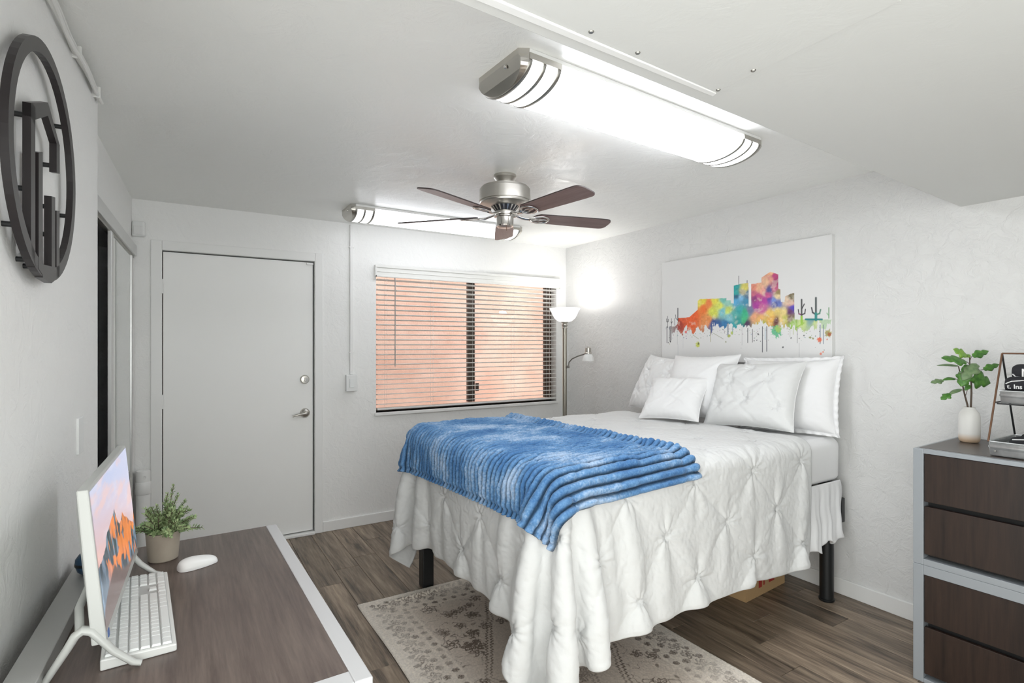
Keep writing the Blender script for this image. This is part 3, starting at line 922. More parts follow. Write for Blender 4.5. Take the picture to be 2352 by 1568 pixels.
wx = S_ + 0.018 * (fbm(S_, T_, 14, 4, 5) - 0.5)
wy = T_ + 0.03 * (fbm(S_, T_, 14, 4, 11) - 0.5)
blobs = [(0.13, 0.36, (0.42, 0.06, 0.04)), (0.16, 0.40, (0.72, 0.12, 0.05)), (0.21, 0.39, (0.80, 0.13, 0.04)), (0.24, 0.46, (0.85, 0.14, 0.04)),
         (0.30, 0.50, (0.88, 0.20, 0.05)), (0.34, 0.55, (0.88, 0.24, 0.08)), (0.30, 0.575, (0.80, 0.66, 0.08)), (0.38, 0.57, (0.76, 0.70, 0.10)),
         (0.275, 0.56, (0.80, 0.72, 0.16)), (0.37, 0.46, (0.70, 0.74, 0.12)), (0.41, 0.52, (0.72, 0.76, 0.15)), (0.33, 0.38, (0.80, 0.30, 0.10)),
         (0.37, 0.35, (0.05, 0.11, 0.30)), (0.40, 0.33, (0.05, 0.14, 0.36)), (0.43, 0.565, (0.20, 0.55, 0.47)), (0.46, 0.54, (0.33, 0.62, 0.52)),
         (0.43, 0.46, (0.20, 0.55, 0.62)), (0.46, 0.47, (0.62, 0.74, 0.18)), (0.47, 0.40, (0.25, 0.56, 0.62)), (0.45, 0.34, (0.05, 0.20, 0.42)),
         (0.51, 0.67, (0.04, 0.38, 0.38)), (0.51, 0.61, (0.05, 0.42, 0.40)), (0.56, 0.66, (0.72, 0.66, 0.16)), (0.55, 0.62, (0.36, 0.32, 0.14)),
         (0.58, 0.60, (0.05, 0.17, 0.30)), (0.51, 0.585, (0.05, 0.15, 0.26)), (0.54, 0.57, (0.22, 0.50, 0.75)), (0.51, 0.54, (0.12, 0.42, 0.68)),
         (0.57, 0.53, (0.07, 0.28, 0.44)), (0.53, 0.46, (0.06, 0.40, 0.42)), (0.56, 0.43, (0.06, 0.48, 0.26)), (0.56, 0.38, (0.08, 0.52, 0.24)),
         (0.50, 0.42, (0.12, 0.45, 0.42)), (0.52, 0.36, (0.05, 0.36, 0.34)), (0.48, 0.31, (0.05, 0.36, 0.40)), (0.59, 0.45, (0.20, 0.22, 0.36)),
         (0.575, 0.35, (0.10, 0.05, 0.12)), (0.55, 0.31, (0.05, 0.20, 0.24)),
         (0.61, 0.66, (0.75, 0.28, 0.20)), (0.64, 0.65, (0.85, 0.48, 0.30)), (0.66, 0.62, (0.85, 0.40, 0.34)), (0.61, 0.60, (0.60, 0.16, 0.24)),
         (0.62, 0.56, (0.30, 0.06, 0.22)), (0.64, 0.57, (0.55, 0.09, 0.28)), (0.67, 0.53, (0.50, 0.07, 0.36)), (0.63, 0.49, (0.42, 0.06, 0.34)),
         (0.69, 0.57, (0.62, 0.12, 0.30)), (0.66, 0.47, (0.62, 0.16, 0.36)), (0.70, 0.71, (0.75, 0.35, 0.28)), (0.72, 0.74, (0.48, 0.06, 0.20)),
         (0.735, 0.69, (0.42, 0.04, 0.18)), (0.68, 0.69, (0.82, 0.52, 0.34)), (0.705, 0.76, (0.85, 0.45, 0.25)), (0.70, 0.627, (0.10, 0.10, 0.30)),
         (0.73, 0.63, (0.58, 0.12, 0.26)), (0.745, 0.595, (0.34, 0.26, 0.12)), (0.74, 0.56, (0.82, 0.66, 0.40)), (0.72, 0.53, (0.20, 0.30, 0.66)),
         (0.75, 0.50, (0.16, 0.22, 0.55)), (0.695, 0.54, (0.16, 0.08, 0.42)), (0.73, 0.49, (0.10, 0.13, 0.42)), (0.62, 0.40, (0.80, 0.40, 0.22)),
         (0.65, 0.37, (0.85, 0.48, 0.18)), (0.70, 0.42, (0.84, 0.58, 0.16)), (0.74, 0.44, (0.80, 0.62, 0.20)), (0.71, 0.36, (0.86, 0.48, 0.12)),
         (0.77, 0.43, (0.80, 0.64, 0.26)), (0.66, 0.335, (0.52, 0.52, 0.12)), (0.76, 0.36, (0.82, 0.62, 0.26)), (0.735, 0.35, (0.15, 0.05, 0.06)),
         (0.79, 0.52, (0.78, 0.60, 0.44)), (0.815, 0.55, (0.20, 0.17, 0.10)), (0.81, 0.50, (0.72, 0.44, 0.34)), (0.815, 0.455, (0.12, 0.09, 0.52)),
         (0.80, 0.43, (0.16, 0.06, 0.16)), (0.80, 0.37, (0.22, 0.13, 0.12)), (0.78, 0.37, (0.66, 0.62, 0.16)), (0.82, 0.33, (0.34, 0.56, 0.14)),
         (0.86, 0.33, (0.50, 0.66, 0.12)), (0.91, 0.345, (0.05, 0.26, 0.28)), (0.93, 0.33, (0.55, 0.68, 0.16)), (0.97, 0.33, (0.42, 0.62, 0.36)),
         (0.05, 0.33, (0.20, 0.20, 0.32)), (0.09, 0.33, (0.30, 0.20, 0.20))]
bd_ = np.stack([(wx - b[0]) ** 2 * (CW / CH) ** 2 + (wy - b[1]) ** 2 for b in blobs], 0)
wgt = 1.0 / (bd_ + 0.00012) ** 2.2
wgt /= wgt.sum(0)
cols = np.array([b[2] for b in blobs])
ink = np.tensordot(wgt, cols, axes=([0], [0]))
fineN = fbm(S_ * 1.7, T_, 55, 4, 31)
ink = ink * (0.80 + 0.45 * fineN[..., None])
pale = sstep(0.60, 0.75, fbm(S_ * 1.7, T_, 22, 4, 77))[..., None]
ink = ink * (1 - 0.35 * pale) + 0.35 * pale * np.array([0.85, 0.80, 0.66])
sil = [(0.027, 0.335), (0.10, 0.34), (0.118, 0.36), (0.123, 0.421), (0.204, 0.424), (0.264, 0.493), (0.264, 0.579), (0.28, 0.593), (0.393, 0.584), (0.452, 0.582), (0.452, 0.56), (0.478, 0.558), (0.48, 0.531), (0.496, 0.526), (0.496, 0.688), (0.527, 0.694), (0.535, 0.699), (0.583, 0.699), (0.584, 0.496), (0.598, 0.499), (0.598, 0.684), (0.656, 0.69), (0.656, 0.732), (0.704, 0.772), (0.745, 0.742), (0.746, 0.621), (0.756, 0.616), (0.757, 0.513), (0.777, 0.507), (0.78, 0.554), (0.81, 0.573), (0.825, 0.575), (0.827, 0.36), (0.883, 0.356), (0.995, 0.349)]
topc = np.interp(S_[:, 0], [p[0] for p in sil], [p[1] for p in sil])
topc[S_[:, 0] < 0.027] = 0
ragged = 0.315 - 0.02 * np.sin(S_ * 9) + 0.17 * (fbm(S_ * 1.7, T_ * 0.5, 20, 4, 3) - 0.52) + 0.09 * (fbm(S_ * 1.7, T_ * 0.2, 60, 2, 8) - 0.5)
mask = (T_ < topc[:, None]) & (T_ > ragged)
msk = mask.astype(float)
left = sstep(0.02, 0.12, S_)
mixin(msk * (0.25 + 0.75 * left) * np.where(S_ > 0.84, 0.75, 1.0), ink)


def stroke(p0, p1, w, col, op=1.0):
    ax, ay = p0
    bx_, by_ = p1
    k = CW / CH
    dx, dy = (bx_ - ax) * k, by_ - ay
    px_, py_ = (S_ - ax) * k, T_ - ay
    h = np.clip((px_ * dx + py_ * dy) / (dx * dx + dy * dy + 1e-9), 0, 1)
    d = np.sqrt((px_ - h * dx) ** 2 + (py_ - h * dy) ** 2)
    mixin(sstep(w * 1.5, w * 0.6, d) * op, np.array(col))


def spl(cx, cy, r, col, op=0.9, seed=0):
    k = CW / CH
    a = np.arctan2(T_ - cy, (S_ - cx) * k)
    rr = r * (1 + 0.14 * np.sin(a * 7 + seed) + 0.12 * np.sin(a * 13 + seed * 3) + 1.1 * (fbm(S_ * 1.7, T_, 70, 3, 123) - 0.5))
    d = np.sqrt(((S_ - cx) * k) ** 2 + (T_ - cy) ** 2)
    mixin(sstep(rr * 1.1, rr * 0.75, d) * op, np.array(col))


DK = (0.06, 0.06, 0.07)
for (s0, t0, t1, w, c_) in [(0.038, 0.34, 0.175, 0.0035, DK), (0.062, 0.34, 0.19, 0.0045, DK), (0.071, 0.34, 0.2, 0.003, DK), (0.118, 0.34, 0.16, 0.0022, (0.5, 0.5, 0.5)), (0.122, 0.16, 0.052, 0.0014, (0.55, 0.55, 0.58)), (0.16, 0.3, 0.12, 0.0014, (0.55, 0.55, 0.58)), (0.35, 0.32, 0.183, 0.0025, (0.45, 0.42, 0.25)), (0.461, 0.35, 0.23, 0.004, (0.03, 0.08, 0.14)), (0.545, 0.31, 0.15, 0.0016, (0.5, 0.5, 0.5)), (0.579, 0.30, 0.173, 0.0026, DK), (0.605, 0.29, 0.177, 0.0026, DK), (0.661, 0.31, 0.092, 0.0030, DK), (0.684, 0.31, 0.1, 0.0030, DK), (0.676, 0.3, 0.2, 0.0022, (0.1, 0.3, 0.45)), (0.84, 0.3, 0.17, 0.0020, (0.4, 0.4, 0.4)), (0.85, 0.17, 0.058, 0.0014, (0.5, 0.5, 0.5)), (0.947, 0.31, 0.164, 0.0025, (0.12, 0.2, 0.25)), (0.961, 0.31, 0.164, 0.0025, (0.15, 0.2, 0.28)), (0.82, 0.3, 0.24, 0.002, (0.5, 0.55, 0.3)), (0.805, 0.3, 0.22, 0.002, (0.5, 0.5, 0.4)), (0.49, 0.32, 0.25, 0.003, (0.1, 0.4, 0.4))]:
    stroke((s0, t0), (s0, t1), w, c_)
for (a, b_, w, c_) in [((0.042, 0.446), (0.042, 0.33), 0.003, DK), ((0.034, 0.42), (0.036, 0.39), 0.003, DK), ((0.036, 0.39), (0.042, 0.385), 0.003, DK), ((0.05, 0.415), (0.048, 0.39), 0.003, DK), ((0.048, 0.39), (0.042, 0.385), 0.003, DK),
                       ((0.073, 0.42), (0.073, 0.34), 0.0025, DK), ((0.068, 0.39), (0.073, 0.37), 0.0025, DK), ((0.08, 0.39), (0.073, 0.37), 0.0025, DK), ((0.097, 0.42), (0.097, 0.35), 0.0025, DK),
                       ((0.121, 0.52), (0.121, 0.40), 0.005, DK), ((0.103, 0.455), (0.106, 0.42), 0.003, DK), ((0.106, 0.42), (0.12, 0.40), 0.003, DK),
                       ((0.861, 0.517), (0.861, 0.339), 0.0065, (0.10, 0.10, 0.10)), ((0.845, 0.439), (0.848, 0.405), 0.004, DK), ((0.848, 0.405), (0.861, 0.395), 0.005, (0.25, 0.05, 0.15)), ((0.879, 0.438), (0.876, 0.405), 0.004, DK), ((0.876, 0.405), (0.861, 0.395), 0.005, DK), ((0.874, 0.481), (0.863, 0.445), 0.004, DK), ((0.861, 0.38), (0.862, 0.32), 0.009, (0.35, 0.60, 0.08)),
                       ((0.928, 0.523), (0.928, 0.353), 0.0075, (0.10, 0.12, 0.12)), ((0.908, 0.448), (0.913, 0.41), 0.005, DK), ((0.913, 0.41), (0.928, 0.392), 0.006, DK), ((0.949, 0.429), (0.945, 0.40), 0.005, (0.10, 0.25, 0.18)), ((0.945, 0.40), (0.928, 0.39), 0.006, (0.10, 0.28, 0.20)), ((0.928, 0.40), (0.928, 0.35), 0.010, (0.05, 0.28, 0.26)),
                       ((0.986, 0.44), (0.986, 0.36), 0.004, (0.25, 0.4, 0.25)), ((0.977, 0.40), (0.985, 0.38), 0.003, (0.25, 0.5, 0.25)),
                       ((0.880, 0.358), (0.955, 0.352), 0.007, (0.03, 0.24, 0.24)), ((0.527, 0.77), (0.527, 0.70), 0.0022, DK), ((0.575, 0.72), (0.575, 0.70), 0.003, DK),
                       ((0.23, 0.25), (0.27, 0.21), 0.002, (0.4, 0.4, 0.25)), ((0.36, 0.27), (0.43, 0.21), 0.002, (0.4, 0.4, 0.3)),
                       ((0.84, 0.30), (0.872, 0.33), 0.005, (0.40, 0.62, 0.12)), ((0.591, 0.685), (0.591, 0.50), 0.010, (0.86, 0.86, 0.86))]:
    stroke(a, b_, w, c_)
for (cx, cy, r, c_) in [(0.264, 0.156, 0.026, (0.62, 0.68, 0.08)), (0.268, 0.165, 0.010, (0.12, 0.14, 0.08)), (0.734, 0.267, 0.048, (0.10, 0.50, 0.26)), (0.745, 0.285, 0.030, (0.38, 0.62, 0.16)), (0.944, 0.197, 0.020, (0.80, 0.14, 0.05)), (0.984, 0.244, 0.028, (0.40, 0.36, 0.10)), (0.99, 0.235, 0.015, (0.40, 0.12, 0.05)), (0.978, 0.197, 0.007, (0.7, 0.2, 0.1)), (0.449, 0.182, 0.008, (0.35, 0.35, 0.20)), (0.768, 0.135, 0.008, DK), (0.637, 0.246, 0.008, DK), (0.872, 0.229, 0.006, DK), (0.85, 0.205, 0.005, DK), (0.81, 0.21, 0.005, DK), (0.901, 0.212, 0.010, (0.28, 0.30, 0.10)), (0.915, 0.205, 0.008, (0.3, 0.3, 0.1)), (0.048, 0.175, 0.006, DK), (0.065, 0.185, 0.008, DK), (0.605, 0.25, 0.004, DK), (0.615, 0.19, 0.005, DK), (0.63, 0.195, 0.006, DK), (0.65, 0.185, 0.004, DK), (0.155, 0.255, 0.010, (0.45, 0.1, 0.06)), (0.18, 0.28, 0.013, (0.85, 0.15, 0.12)), (0.148, 0.285, 0.012, (0.7, 0.1, 0.08)), (0.47, 0.235, 0.015, (0.45, 0.5, 0.10)), (0.485, 0.26, 0.014, (0.5, 0.6, 0.12)), (0.95, 0.085, 0.009, (0.8, 0.2, 0.12)), (0.96, 0.10, 0.006, (0.8, 0.25, 0.15)), (0.965, 0.115, 0.004, DK), (0.925, 0.135, 0.003, DK), (0.935, 0.055, 0.003, (0.4, 0.4, 0.4)), (0.54, 0.125, 0.004, (0.4, 0.4, 0.4))]:
    spl(cx, cy, r, c_, 0.9, cx * 50)
for k in range(150):
    a_ = rng.random()
    spl(0.05 + 0.93 * a_, 0.30 - abs(rng.normal()) * 0.055, 0.0016 + 0.003 * rng.random(), tuple(0.05 + 0.35 * rng.random(3)), 0.8, k)
paint = np.clip(paint, 0.01, 0.9)
P = np.zeros((nxp, nyp, 3))
P[..., 0] = -0.030
P[..., 1] = CW / 2 - S_ * CW
P[..., 2] = T_ * CH
pm_ = grid_mesh('printed_face', P, paint)
link('printed_face', pm_, attr_mat('canvas_paint', 0.75), cv)
MB().box((-0.0298, -CW / 2, 0), (0.001, CW / 2, CH)).build('stretcher', CANVAS_EDGE, cv)

# ------------------------------------------------------------------ floor lamp in the far corner
lx, ly = 2.862, 3.80
lp = thing('floor_lamp', 'nickel torchiere floor lamp with lit white bowl and a gooseneck side light', 'lamp', (lx, ly, 0))
MB().lathe([(0.0, 0), (0.13, 0), (0.132, 0.012), (0.12, 0.022), (0.03, 0.03), (0.0, 0.03)], 40).build('base', NICKEL, lp)
MB().lathe([(0.019, 0.02), (0.019, 1.565), (0.0, 1.566)], 20).build('pole', mat('lamp_pole', (0.38, 0.36, 0.31), 0.35, 0.9), lp)
MB().lathe([(0.0, 1.555), (0.024, 1.556), (0.026, 1.566), (0.020, 1.572), (0.027, 1.582), (0.027, 1.592), (0.020, 1.598), (0.022, 1.604), (0.034, 1.612), (0.034, 1.618), (0.0, 1.62)], 28).build('finial_collar', NICKEL, lp)
sh = MB().lathe([(0.030, 1.614), (0.060, 1.622), (0.088, 1.645), (0.108, 1.680), (0.118, 1.706), (0.134, 1.730), (0.134, 1.733), (0.116, 1.709), (0.104, 1.682), (0.084, 1.649), (0.058, 1.627), (0.0, 1.620)], 48).build('lamp_shade', SHADE, lp)
gn = MB().tube([(0.020, -0.025, 1.225), (0.024, -0.030, 1.262), (0.034, -0.060, 1.292), (0.050, -0.115, 1.315), (0.066, -0.180, 1.333), (0.074, -0.215, 1.345)], 0.0055, 10)
gn.box((-0.004, -0.032, 1.21), (0.028, -0.012, 1.232))
gn.build('gooseneck', NICKELD, lp)
MB().lathe([(0.0, 0.036), (0.008, 0.036), (0.008, 0.030), (0.024, 0.026), (0.027, -0.012), (0.031, -0.016), (0.031, -0.022), (0.0, -0.022)], 24, (0.078, -0.225, 1.362)).build('lamp_socket', NICKEL, lp)
MB().lathe([(0.020, -0.022), (0.036, -0.034), (0.046, -0.060), (0.052, -0.085), (0.050, -0.085), (0.043, -0.060), (0.033, -0.036), (0.0, -0.026)], 24, (0.078, -0.225, 1.362)).build('reading_shade', FROST, lp)
bl_ = bpy.data.lights.new('lamp_bulb', 'POINT')
bl_.energy = BULB_POWER
bl_.shadow_soft_size = 0.04
bl_.color = (1.0, 0.98, 0.95)
bo2 = bpy.data.objects.new('lamp_bulb', bl_)
COL.objects.link(bo2)
bo2.parent = lp
bo2.location = (0, 0, 1.735)

# ------------------------------------------------------------------ desk
ZD = 0.74
DA, DB = (0.333, 1.090), (0.303, 2.205)      # front edge, near and far
DCn, DDn = (-0.322, 1.075), (-0.268, 2.190)  # wall edge, near and far
dk = thing('desk', 'desk with brown wood-grain top and silver frame against the left wall', 'desk', (0, 1.65, 0))


def dl(p, z):
    return (p[0], p[1] - 1.65, z)


def lerp(a, b, t):
    return (a[0] + (b[0] - a[0]) * t, a[1] + (b[1] - a[1]) * t)


def quadsolid(a, b, c, d, z0, z1):
    return MB().hexa([dl(a, z0), dl(b, z0), dl(c, z0), dl(d, z0)], [dl(a, z1), dl(b, z1), dl(c, z1), dl(d, z1)])


tr = 0.037
i0, i1 = (DA[0] - tr - 0.001, DA[1] + 0.046), (DB[0] - tr, DB[1] - 0.002)
o0, o1 = (DCn[0], DCn[1] + 0.046), (DDn[0], DDn[1] - 0.002)
quadsolid(o0, i0, i1, o1, ZD - 0.022, ZD).build('desktop', DESKW, dk, bevel=0.0008)
quadsolid((DA[0] - tr, DA[1]), DA, DB, (DB[0] - tr, DB[1]), ZD - 0.045, ZD + 0.0008).build('frame_rail', SILVERD, dk, bevel=0.003)['label'] = 'silver front rail'
quadsolid(DCn, (DA[0] - tr, DA[1]), (DA[0] - tr, DA[1] + 0.046), (DCn[0], DCn[1] + 0.046), ZD - 0.045, ZD + 0.0008).build('frame_rail', SILVERD, dk, bevel=0.003)
quadsolid(DCn, DA, (DA[0], DA[1] + 0.04), (DCn[0], DCn[1] + 0.04), 0.0, ZD - 0.046).build('side_panel', SILVERD, dk, bevel=0.003)
quadsolid((DDn[0], DDn[1] - 0.04), (DB[0] - 0.002, DB[1] - 0.04), (DB[0] - 0.002, DB[1] - 0.004), (DDn[0], DDn[1] - 0.004), 0.0, ZD - 0.046).build('side_panel', SILVERD, dk, bevel=0.003)
quadsolid((DCn[0] + 0.03, DCn[1] + 0.045), (DCn[0] + 0.05, DCn[1] + 0.045), (DDn[0] + 0.05, DDn[1] - 0.045), (DDn[0] + 0.03, DDn[1] - 0.045), 0.35, ZD - 0.03).build('modesty_panel', SILVERD, dk)
quadsolid((-0.302, 1.10), (-0.245, 1.10), (-0.208, 2.10), (-0.262, 2.10), ZD + 0.0012, ZD + 0.040).build('back_rail', mat('grey_rail', (0.42, 0.42, 0.41), 0.4, 0.2), dk, bevel=0.002)

# ------------------------------------------------------------------ all-in-one computer
mn = thing('desktop_monitor', 'white all-in-one computer showing orange mountain peaks at sunset', 'computer', (-0.122, 1.655, ZD), -R(2.1))
tilt = math.tan(R(5.5))
HB, HT = 0.066, 0.385     # bottom / top above desk
ML = 0.277                # half length


def mp_(y_, z_, x_):
    return (x_ - (z_ - HB) * tilt, y_, z_)


bd = MB()
bd.hexa([mp_(-ML, HB, -0.026), mp_(-ML, HB, 0.0), mp_(ML, HB, 0.0), mp_(ML, HB, -0.026)],
        [mp_(-ML, HT, -0.020), mp_(-ML, HT, 0.0), mp_(ML, HT, 0.0), mp_(ML, HT, -0.020)])
bd.build('bezel', MONW, mn, bevel=0.003)
# bulging back shell
n = 18
P = np.zeros((n + 1, n + 1, 3))
for i in range(n + 1):
    for j in range(n + 1):
        u_, v_ = -1 + 2 * i / n, -1 + 2 * j / n
        bulge = 0.016 + 0.024 * (max(0, 1 - u_ ** 4) * max(0, 1 - v_ ** 4)) ** 0.5
        P[i, j] = mp_(u_ * (ML - 0.002), HB + 0.003 + (HT - HB - 0.005) * (v_ + 1) / 2, -bulge)
MB().grid(P).build('back_shell', MONW, mn)
# screen picture, built as point colours
ns, ms_ = 330, 190
U, V = np.meshgrid(np.linspace(0, 1, ns), np.linspace(0, 1, ms_), indexing='ij')   # U along +Y (far), V up
sky = np.zeros((ns, ms_, 3))
c_low = np.array([0.90, 0.50, 0.42]); c_mid = np.array([0.74, 0.55, 0.60]); c_top = np.array([0.50, 0.56, 0.78])
t1 = sstep(0.25, 0.65, V + 0.10 * (U - 0.4))[..., None]
t2 = sstep(0.55, 1.0, V + 0.25 * (U - 0.3))[..., None]
sky = c_low * (1 - t1) + c_mid * t1
sky = sky * (1 - t2) + c_top * t2
sky = sky * (1 - 0.5 * sstep(0.45, 1.0, U)[..., None]) + 0.5 * sstep(0.45, 1.0, U)[..., None] * np.array([0.62, 0.62, 0.78])
cl_ = sstep(0.48, 0.72, fbm(U * 1.4, V * 3.2, 3.0, 5, 40))[..., None]
sky = sky * (1 - 0.55 * cl_) + 0.55 * cl_ * np.array([0.92, 0.56, 0.46])
cl_ = sstep(0.55, 0.75, fbm(U * 1.4 + 3, V * 3.0, 4.0, 5, 44))[..., None]
sky = sky * (1 - 0.3 * cl_) + 0.3 * cl_ * np.array([0.80, 0.78, 0.88])
sil2 = [(0, 0.45), (0.032, 0.461), (0.10, 0.47), (0.133, 0.485), (0.17, 0.50), (0.20, 0.55), (0.237, 0.575), (0.28, 0.585), (0.32, 0.60), (0.36, 0.615), (0.40, 0.625), (0.454, 0.66), (0.49, 0.55), (0.531, 0.485), (0.58, 0.47), (0.62, 0.50), (0.653, 0.53), (0.70, 0.46), (0.74, 0.44), (0.772, 0.42), (0.83, 0.36), (0.904, 0.30), (0.95, 0.27), (0.97, 0.30), (1.0, 0.36)]
rid = np.interp(U[:, 0], [p[0] for p in sil2], [p[1] for p in sil2]) + 0.022 * (fbm(U[:, 0], U[:, 0] * 0, 40, 3, 9) - 0.5)
streak = fbm(U + 0.12 * V, V * 0.18, 26, 4, 21)
rock = np.array([0.04, 0.065, 0.085]) * (1 - streak[..., None]) * 2 + np.array([0.20, 0.27, 0.36]) * sstep(0.45, 0.7, streak)[..., None]
dep = rid[:, None] - V
lit = np.maximum(sstep(0.55, 0.62, fbm(U + 0.10 * V, V * 0.35, 17, 3, 62) + 0.22 * np.exp(-((V - 0.24) / 0.09) ** 2) * (U > 0.2) * (U < 0.85) - 0.16 * (U < 0.15)),
                 sstep(0.50, 0.57, fbm(U, V * 0.3, 23, 3, 65)) * sstep(0.16, 0.06, dep + 0.05 * (streak - 0.5)) * (U > 0.28))[..., None]
rock = rock * (1 - lit) + lit * np.array([0.88, 0.27, 0.08]) * (0.65 + 0.7 * streak[..., None])
ice = (sstep(0.42, 0.22, V) * sstep(0.33, 0.15, U))[..., None]
rock = rock * (1 - 0.7 * ice) + 0.7 * ice * np.array([0.27, 0.36, 0.46]) * (0.5 + 1.0 * streak[..., None])
scree_top = np.interp(U, [0, 0.03, 0.13, 0.25, 0.32, 0.42, 0.54, 0.72, 1], [0.10, 0.15, 0.21, 0.26, 0.27, 0.17, 0.09, 0.04, 0.0]) + 0.03 * (fbm(U, V, 20, 3, 5) - 0.5)
scree = np.array([0.17, 0.125, 0.12]) * (0.75 + 0.5 * fbm(U, V, 60, 3, 66)[..., None])
img = np.where((V < rid[:, None])[..., None], rock, sky)
sm = sstep(0.02, -0.02, V - scree_top)[..., None]
img = img * (1 - sm) + sm * scree
P = np.zeros((ns, ms_, 3))
yy_ = -ML + 0.006 + U * (2 * ML - 0.012)
zz_ = HB + 0.022 + V * (HT - HB - 0.028)
P[..., 0] = 0.0008 - (zz_ - HB) * tilt
P[..., 1] = yy_
P[..., 2] = zz_
link('screen', grid_mesh('screen', P, np.clip(img, 0, 1)), attr_mat('screen_image', 0.25, emit=0.46), mn)
# sticker on the bottom bezel
st = MB()
st.hexa([mp_(-ML + 0.02, HB + 0.003, 0.0), mp_(-ML + 0.02, HB + 0.003, 0.001), mp_(-ML + 0.035, HB + 0.003, 0.001), mp_(-ML + 0.035, HB + 0.003, 0.0)],
        [mp_(-ML + 0.02, HB + 0.018, 0.0), mp_(-ML + 0.02, HB + 0.018, 0.001), mp_(-ML + 0.035, HB + 0.018, 0.001), mp_(-ML + 0.035, HB + 0.018, 0.0)])
st.build('sticker', mat('blue_sticker', (0.06, 0.14, 0.40), 0.4), mn)
# wire-like stand: two bent legs joined at the back
for yy in (-0.272, 0.235):
    lg = MB().tube([(0.058, yy, 0.0075), (0.044, yy, 0.013), (0.010, yy, 0.046), (-0.014, yy, 0.080), (-0.026, yy, 0.096), (-0.040, yy, 0.101), (-0.052, yy, 0.093), (-0.066, yy, 0.068), (-0.088, yy, 0.032), (-0.102, yy, 0.0092)],
                   [0.007, 0.008, 0.009, 0.010, 0.011, 0.0115, 0.011, 0.010, 0.009, 0.0085], 12, 0.8)
    lg.build('stand_leg', MONW, mn)
MB().tube([(-0.045, -0.272, 0.095), (-0.058, -0.20, 0.12), (-0.058, 0.0, 0.13), (-0.058, 0.17, 0.12), (-0.045, 0.235, 0.095)], 0.008, 12).build('stand_bar', MONW, mn)

# ------------------------------------------------------------------ keyboard
kb = thing('keyboard', 'white wired keyboard lying in front of the monitor', 'keyboard', (-0.092, 1.636, ZD + 0.0005), R(3.4))
KL, KW = 0.232, 0.068   # half length along Y, half depth along X
kt = lambda x_: 0.016 + (KW - x_) * 0.055
kc = MB().hexa([(-KW, -KL, 0), (KW, -KL, 0), (KW, KL, 0), (-KW, KL, 0)],
               [(-KW, -KL, kt(-KW)), (KW, -KL, kt(KW)), (KW, KL, kt(KW)), (-KW, KL, kt(-KW))])
kc.build('keyboard_case', PCWHITE, kb, bevel=0.003)
MB().hexa([(-KW + 0.007, -KL + 0.006, kt(-KW) - 0.003), (KW - 0.008, -KL + 0.006, kt(KW) - 0.003), (KW - 0.008, KL - 0.006, kt(KW) - 0.003), (-KW + 0.007, KL - 0.006, kt(-KW) - 0.003)],
          [(-KW + 0.007, -KL + 0.006, kt(-KW + 0.007) + 0.0004), (KW - 0.008, -KL + 0.006, kt(KW - 0.008) + 0.0004), (KW - 0.008, KL - 0.006, kt(KW - 0.008) + 0.0004), (-KW + 0.007, KL - 0.006, kt(-KW + 0.007) + 0.0004)]).build('key_bed', KEYB, kb)
rows = [
    [1.25, 1.25, 1.25, 6.25, 1.25, 1.25, 1.25, 1.25, -0.25, 1, 1, 1, -0.25, 2, 1, 1],
    [2.25] + [1] * 10 + [2.75, -1.25, 1, -1.25, 1, 1, 1, 1],
    [1.75] + [1] * 11 + [2.25, -3.5, 1, 1, 1, 1],
    [1.5] + [1] * 12 + [1.5, -0.25, 1, 1, 1, -0.25, 1, 1, 1, 1],
    [1] * 13 + [2, -0.25, 1, 1, 1, -0.25, 1, 1, 1, 1],
    [1, -1, 1, 1, 1, 1, -0.5, 1, 1, 1, 1, -0.5, 1, 1, 1, 1, -0.25, 1, 1, 1, -0.25, 1, 1, 1, 1]]
ku = (2 * KL - 0.016) / 22.5
key_cache = {}
for ri, rw in enumerate(rows):
    xc = KW - 0.018 - ri * 0.0200 - (0.002 if ri == 5 else 0)
    yc = -KL + 0.008
    for w in rw:
        if w < 0:
            yc += -w * ku
            continue
        if w not in key_cache:
            a, c_ = w * ku / 2 - 0.0005, 0.0088
            k_ = MB().hexa([(-c_, -a, 0), (c_, -a, 0), (c_, a, 0), (-c_, a, 0)],
                           [(-c_ + 0.0018, -a + 0.0016, 0.0046), (c_ - 0.0014, -a + 0.0016, 0.0046), (c_ - 0.0014, a - 0.0016, 0.0046), (-c_ + 0.0018, a - 0.0016, 0.0046)]).mesh('key')
            k_.materials.append(KEYM)
            key_cache[w] = k_
        o = link('key', key_cache[w], None, kb, loc=(xc, yc + w * ku / 2, kt(xc) + 0.0004))
        o.rotation_euler = (0, math.atan(0.055), 0)
        yc += w * ku

# ------------------------------------------------------------------ mouse
mo = thing('computer_mouse', 'white wireless mouse lying on the wood-grain desktop', 'mouse', (0.040, 1.915, ZD + 0.0005), R(20))
P = np.zeros((25, 33, 3))
for i in range(25):
    for j in range(33):
        a = PI * i / 24          # along length
        b_ = 2 * PI * j / 32
        x_ = -0.055 * math.cos(a)
        w_ = 0.029 * (math.sin(a) ** 0.55) * (1.0 + 0.06 * math.cos(a))
        hgt = 0.034 * (math.sin(a) ** 0.6) * (0.86 - 0.22 * math.cos(a + 0.4) * -1)
        y_ = w_ * math.cos(b_)
        z_ = max(math.sin(b_), -0.16) * hgt
        P[i, j] = (x_, y_, z_ + 0.16 * hgt + 0.0005)
MB().grid(P).build('mouse_body', PLASTIC, mo)
sm_ = MB()
P2 = P.copy()
MB().lathe([(0.0, -0.003), (0.007, -0.003), (0.007, 0.003), (0.0, 0.003)], 16, M=Matrix.Translation((-0.033, 0, 0.0235)) @ RX).build('scroll_wheel', KEYB, mo)

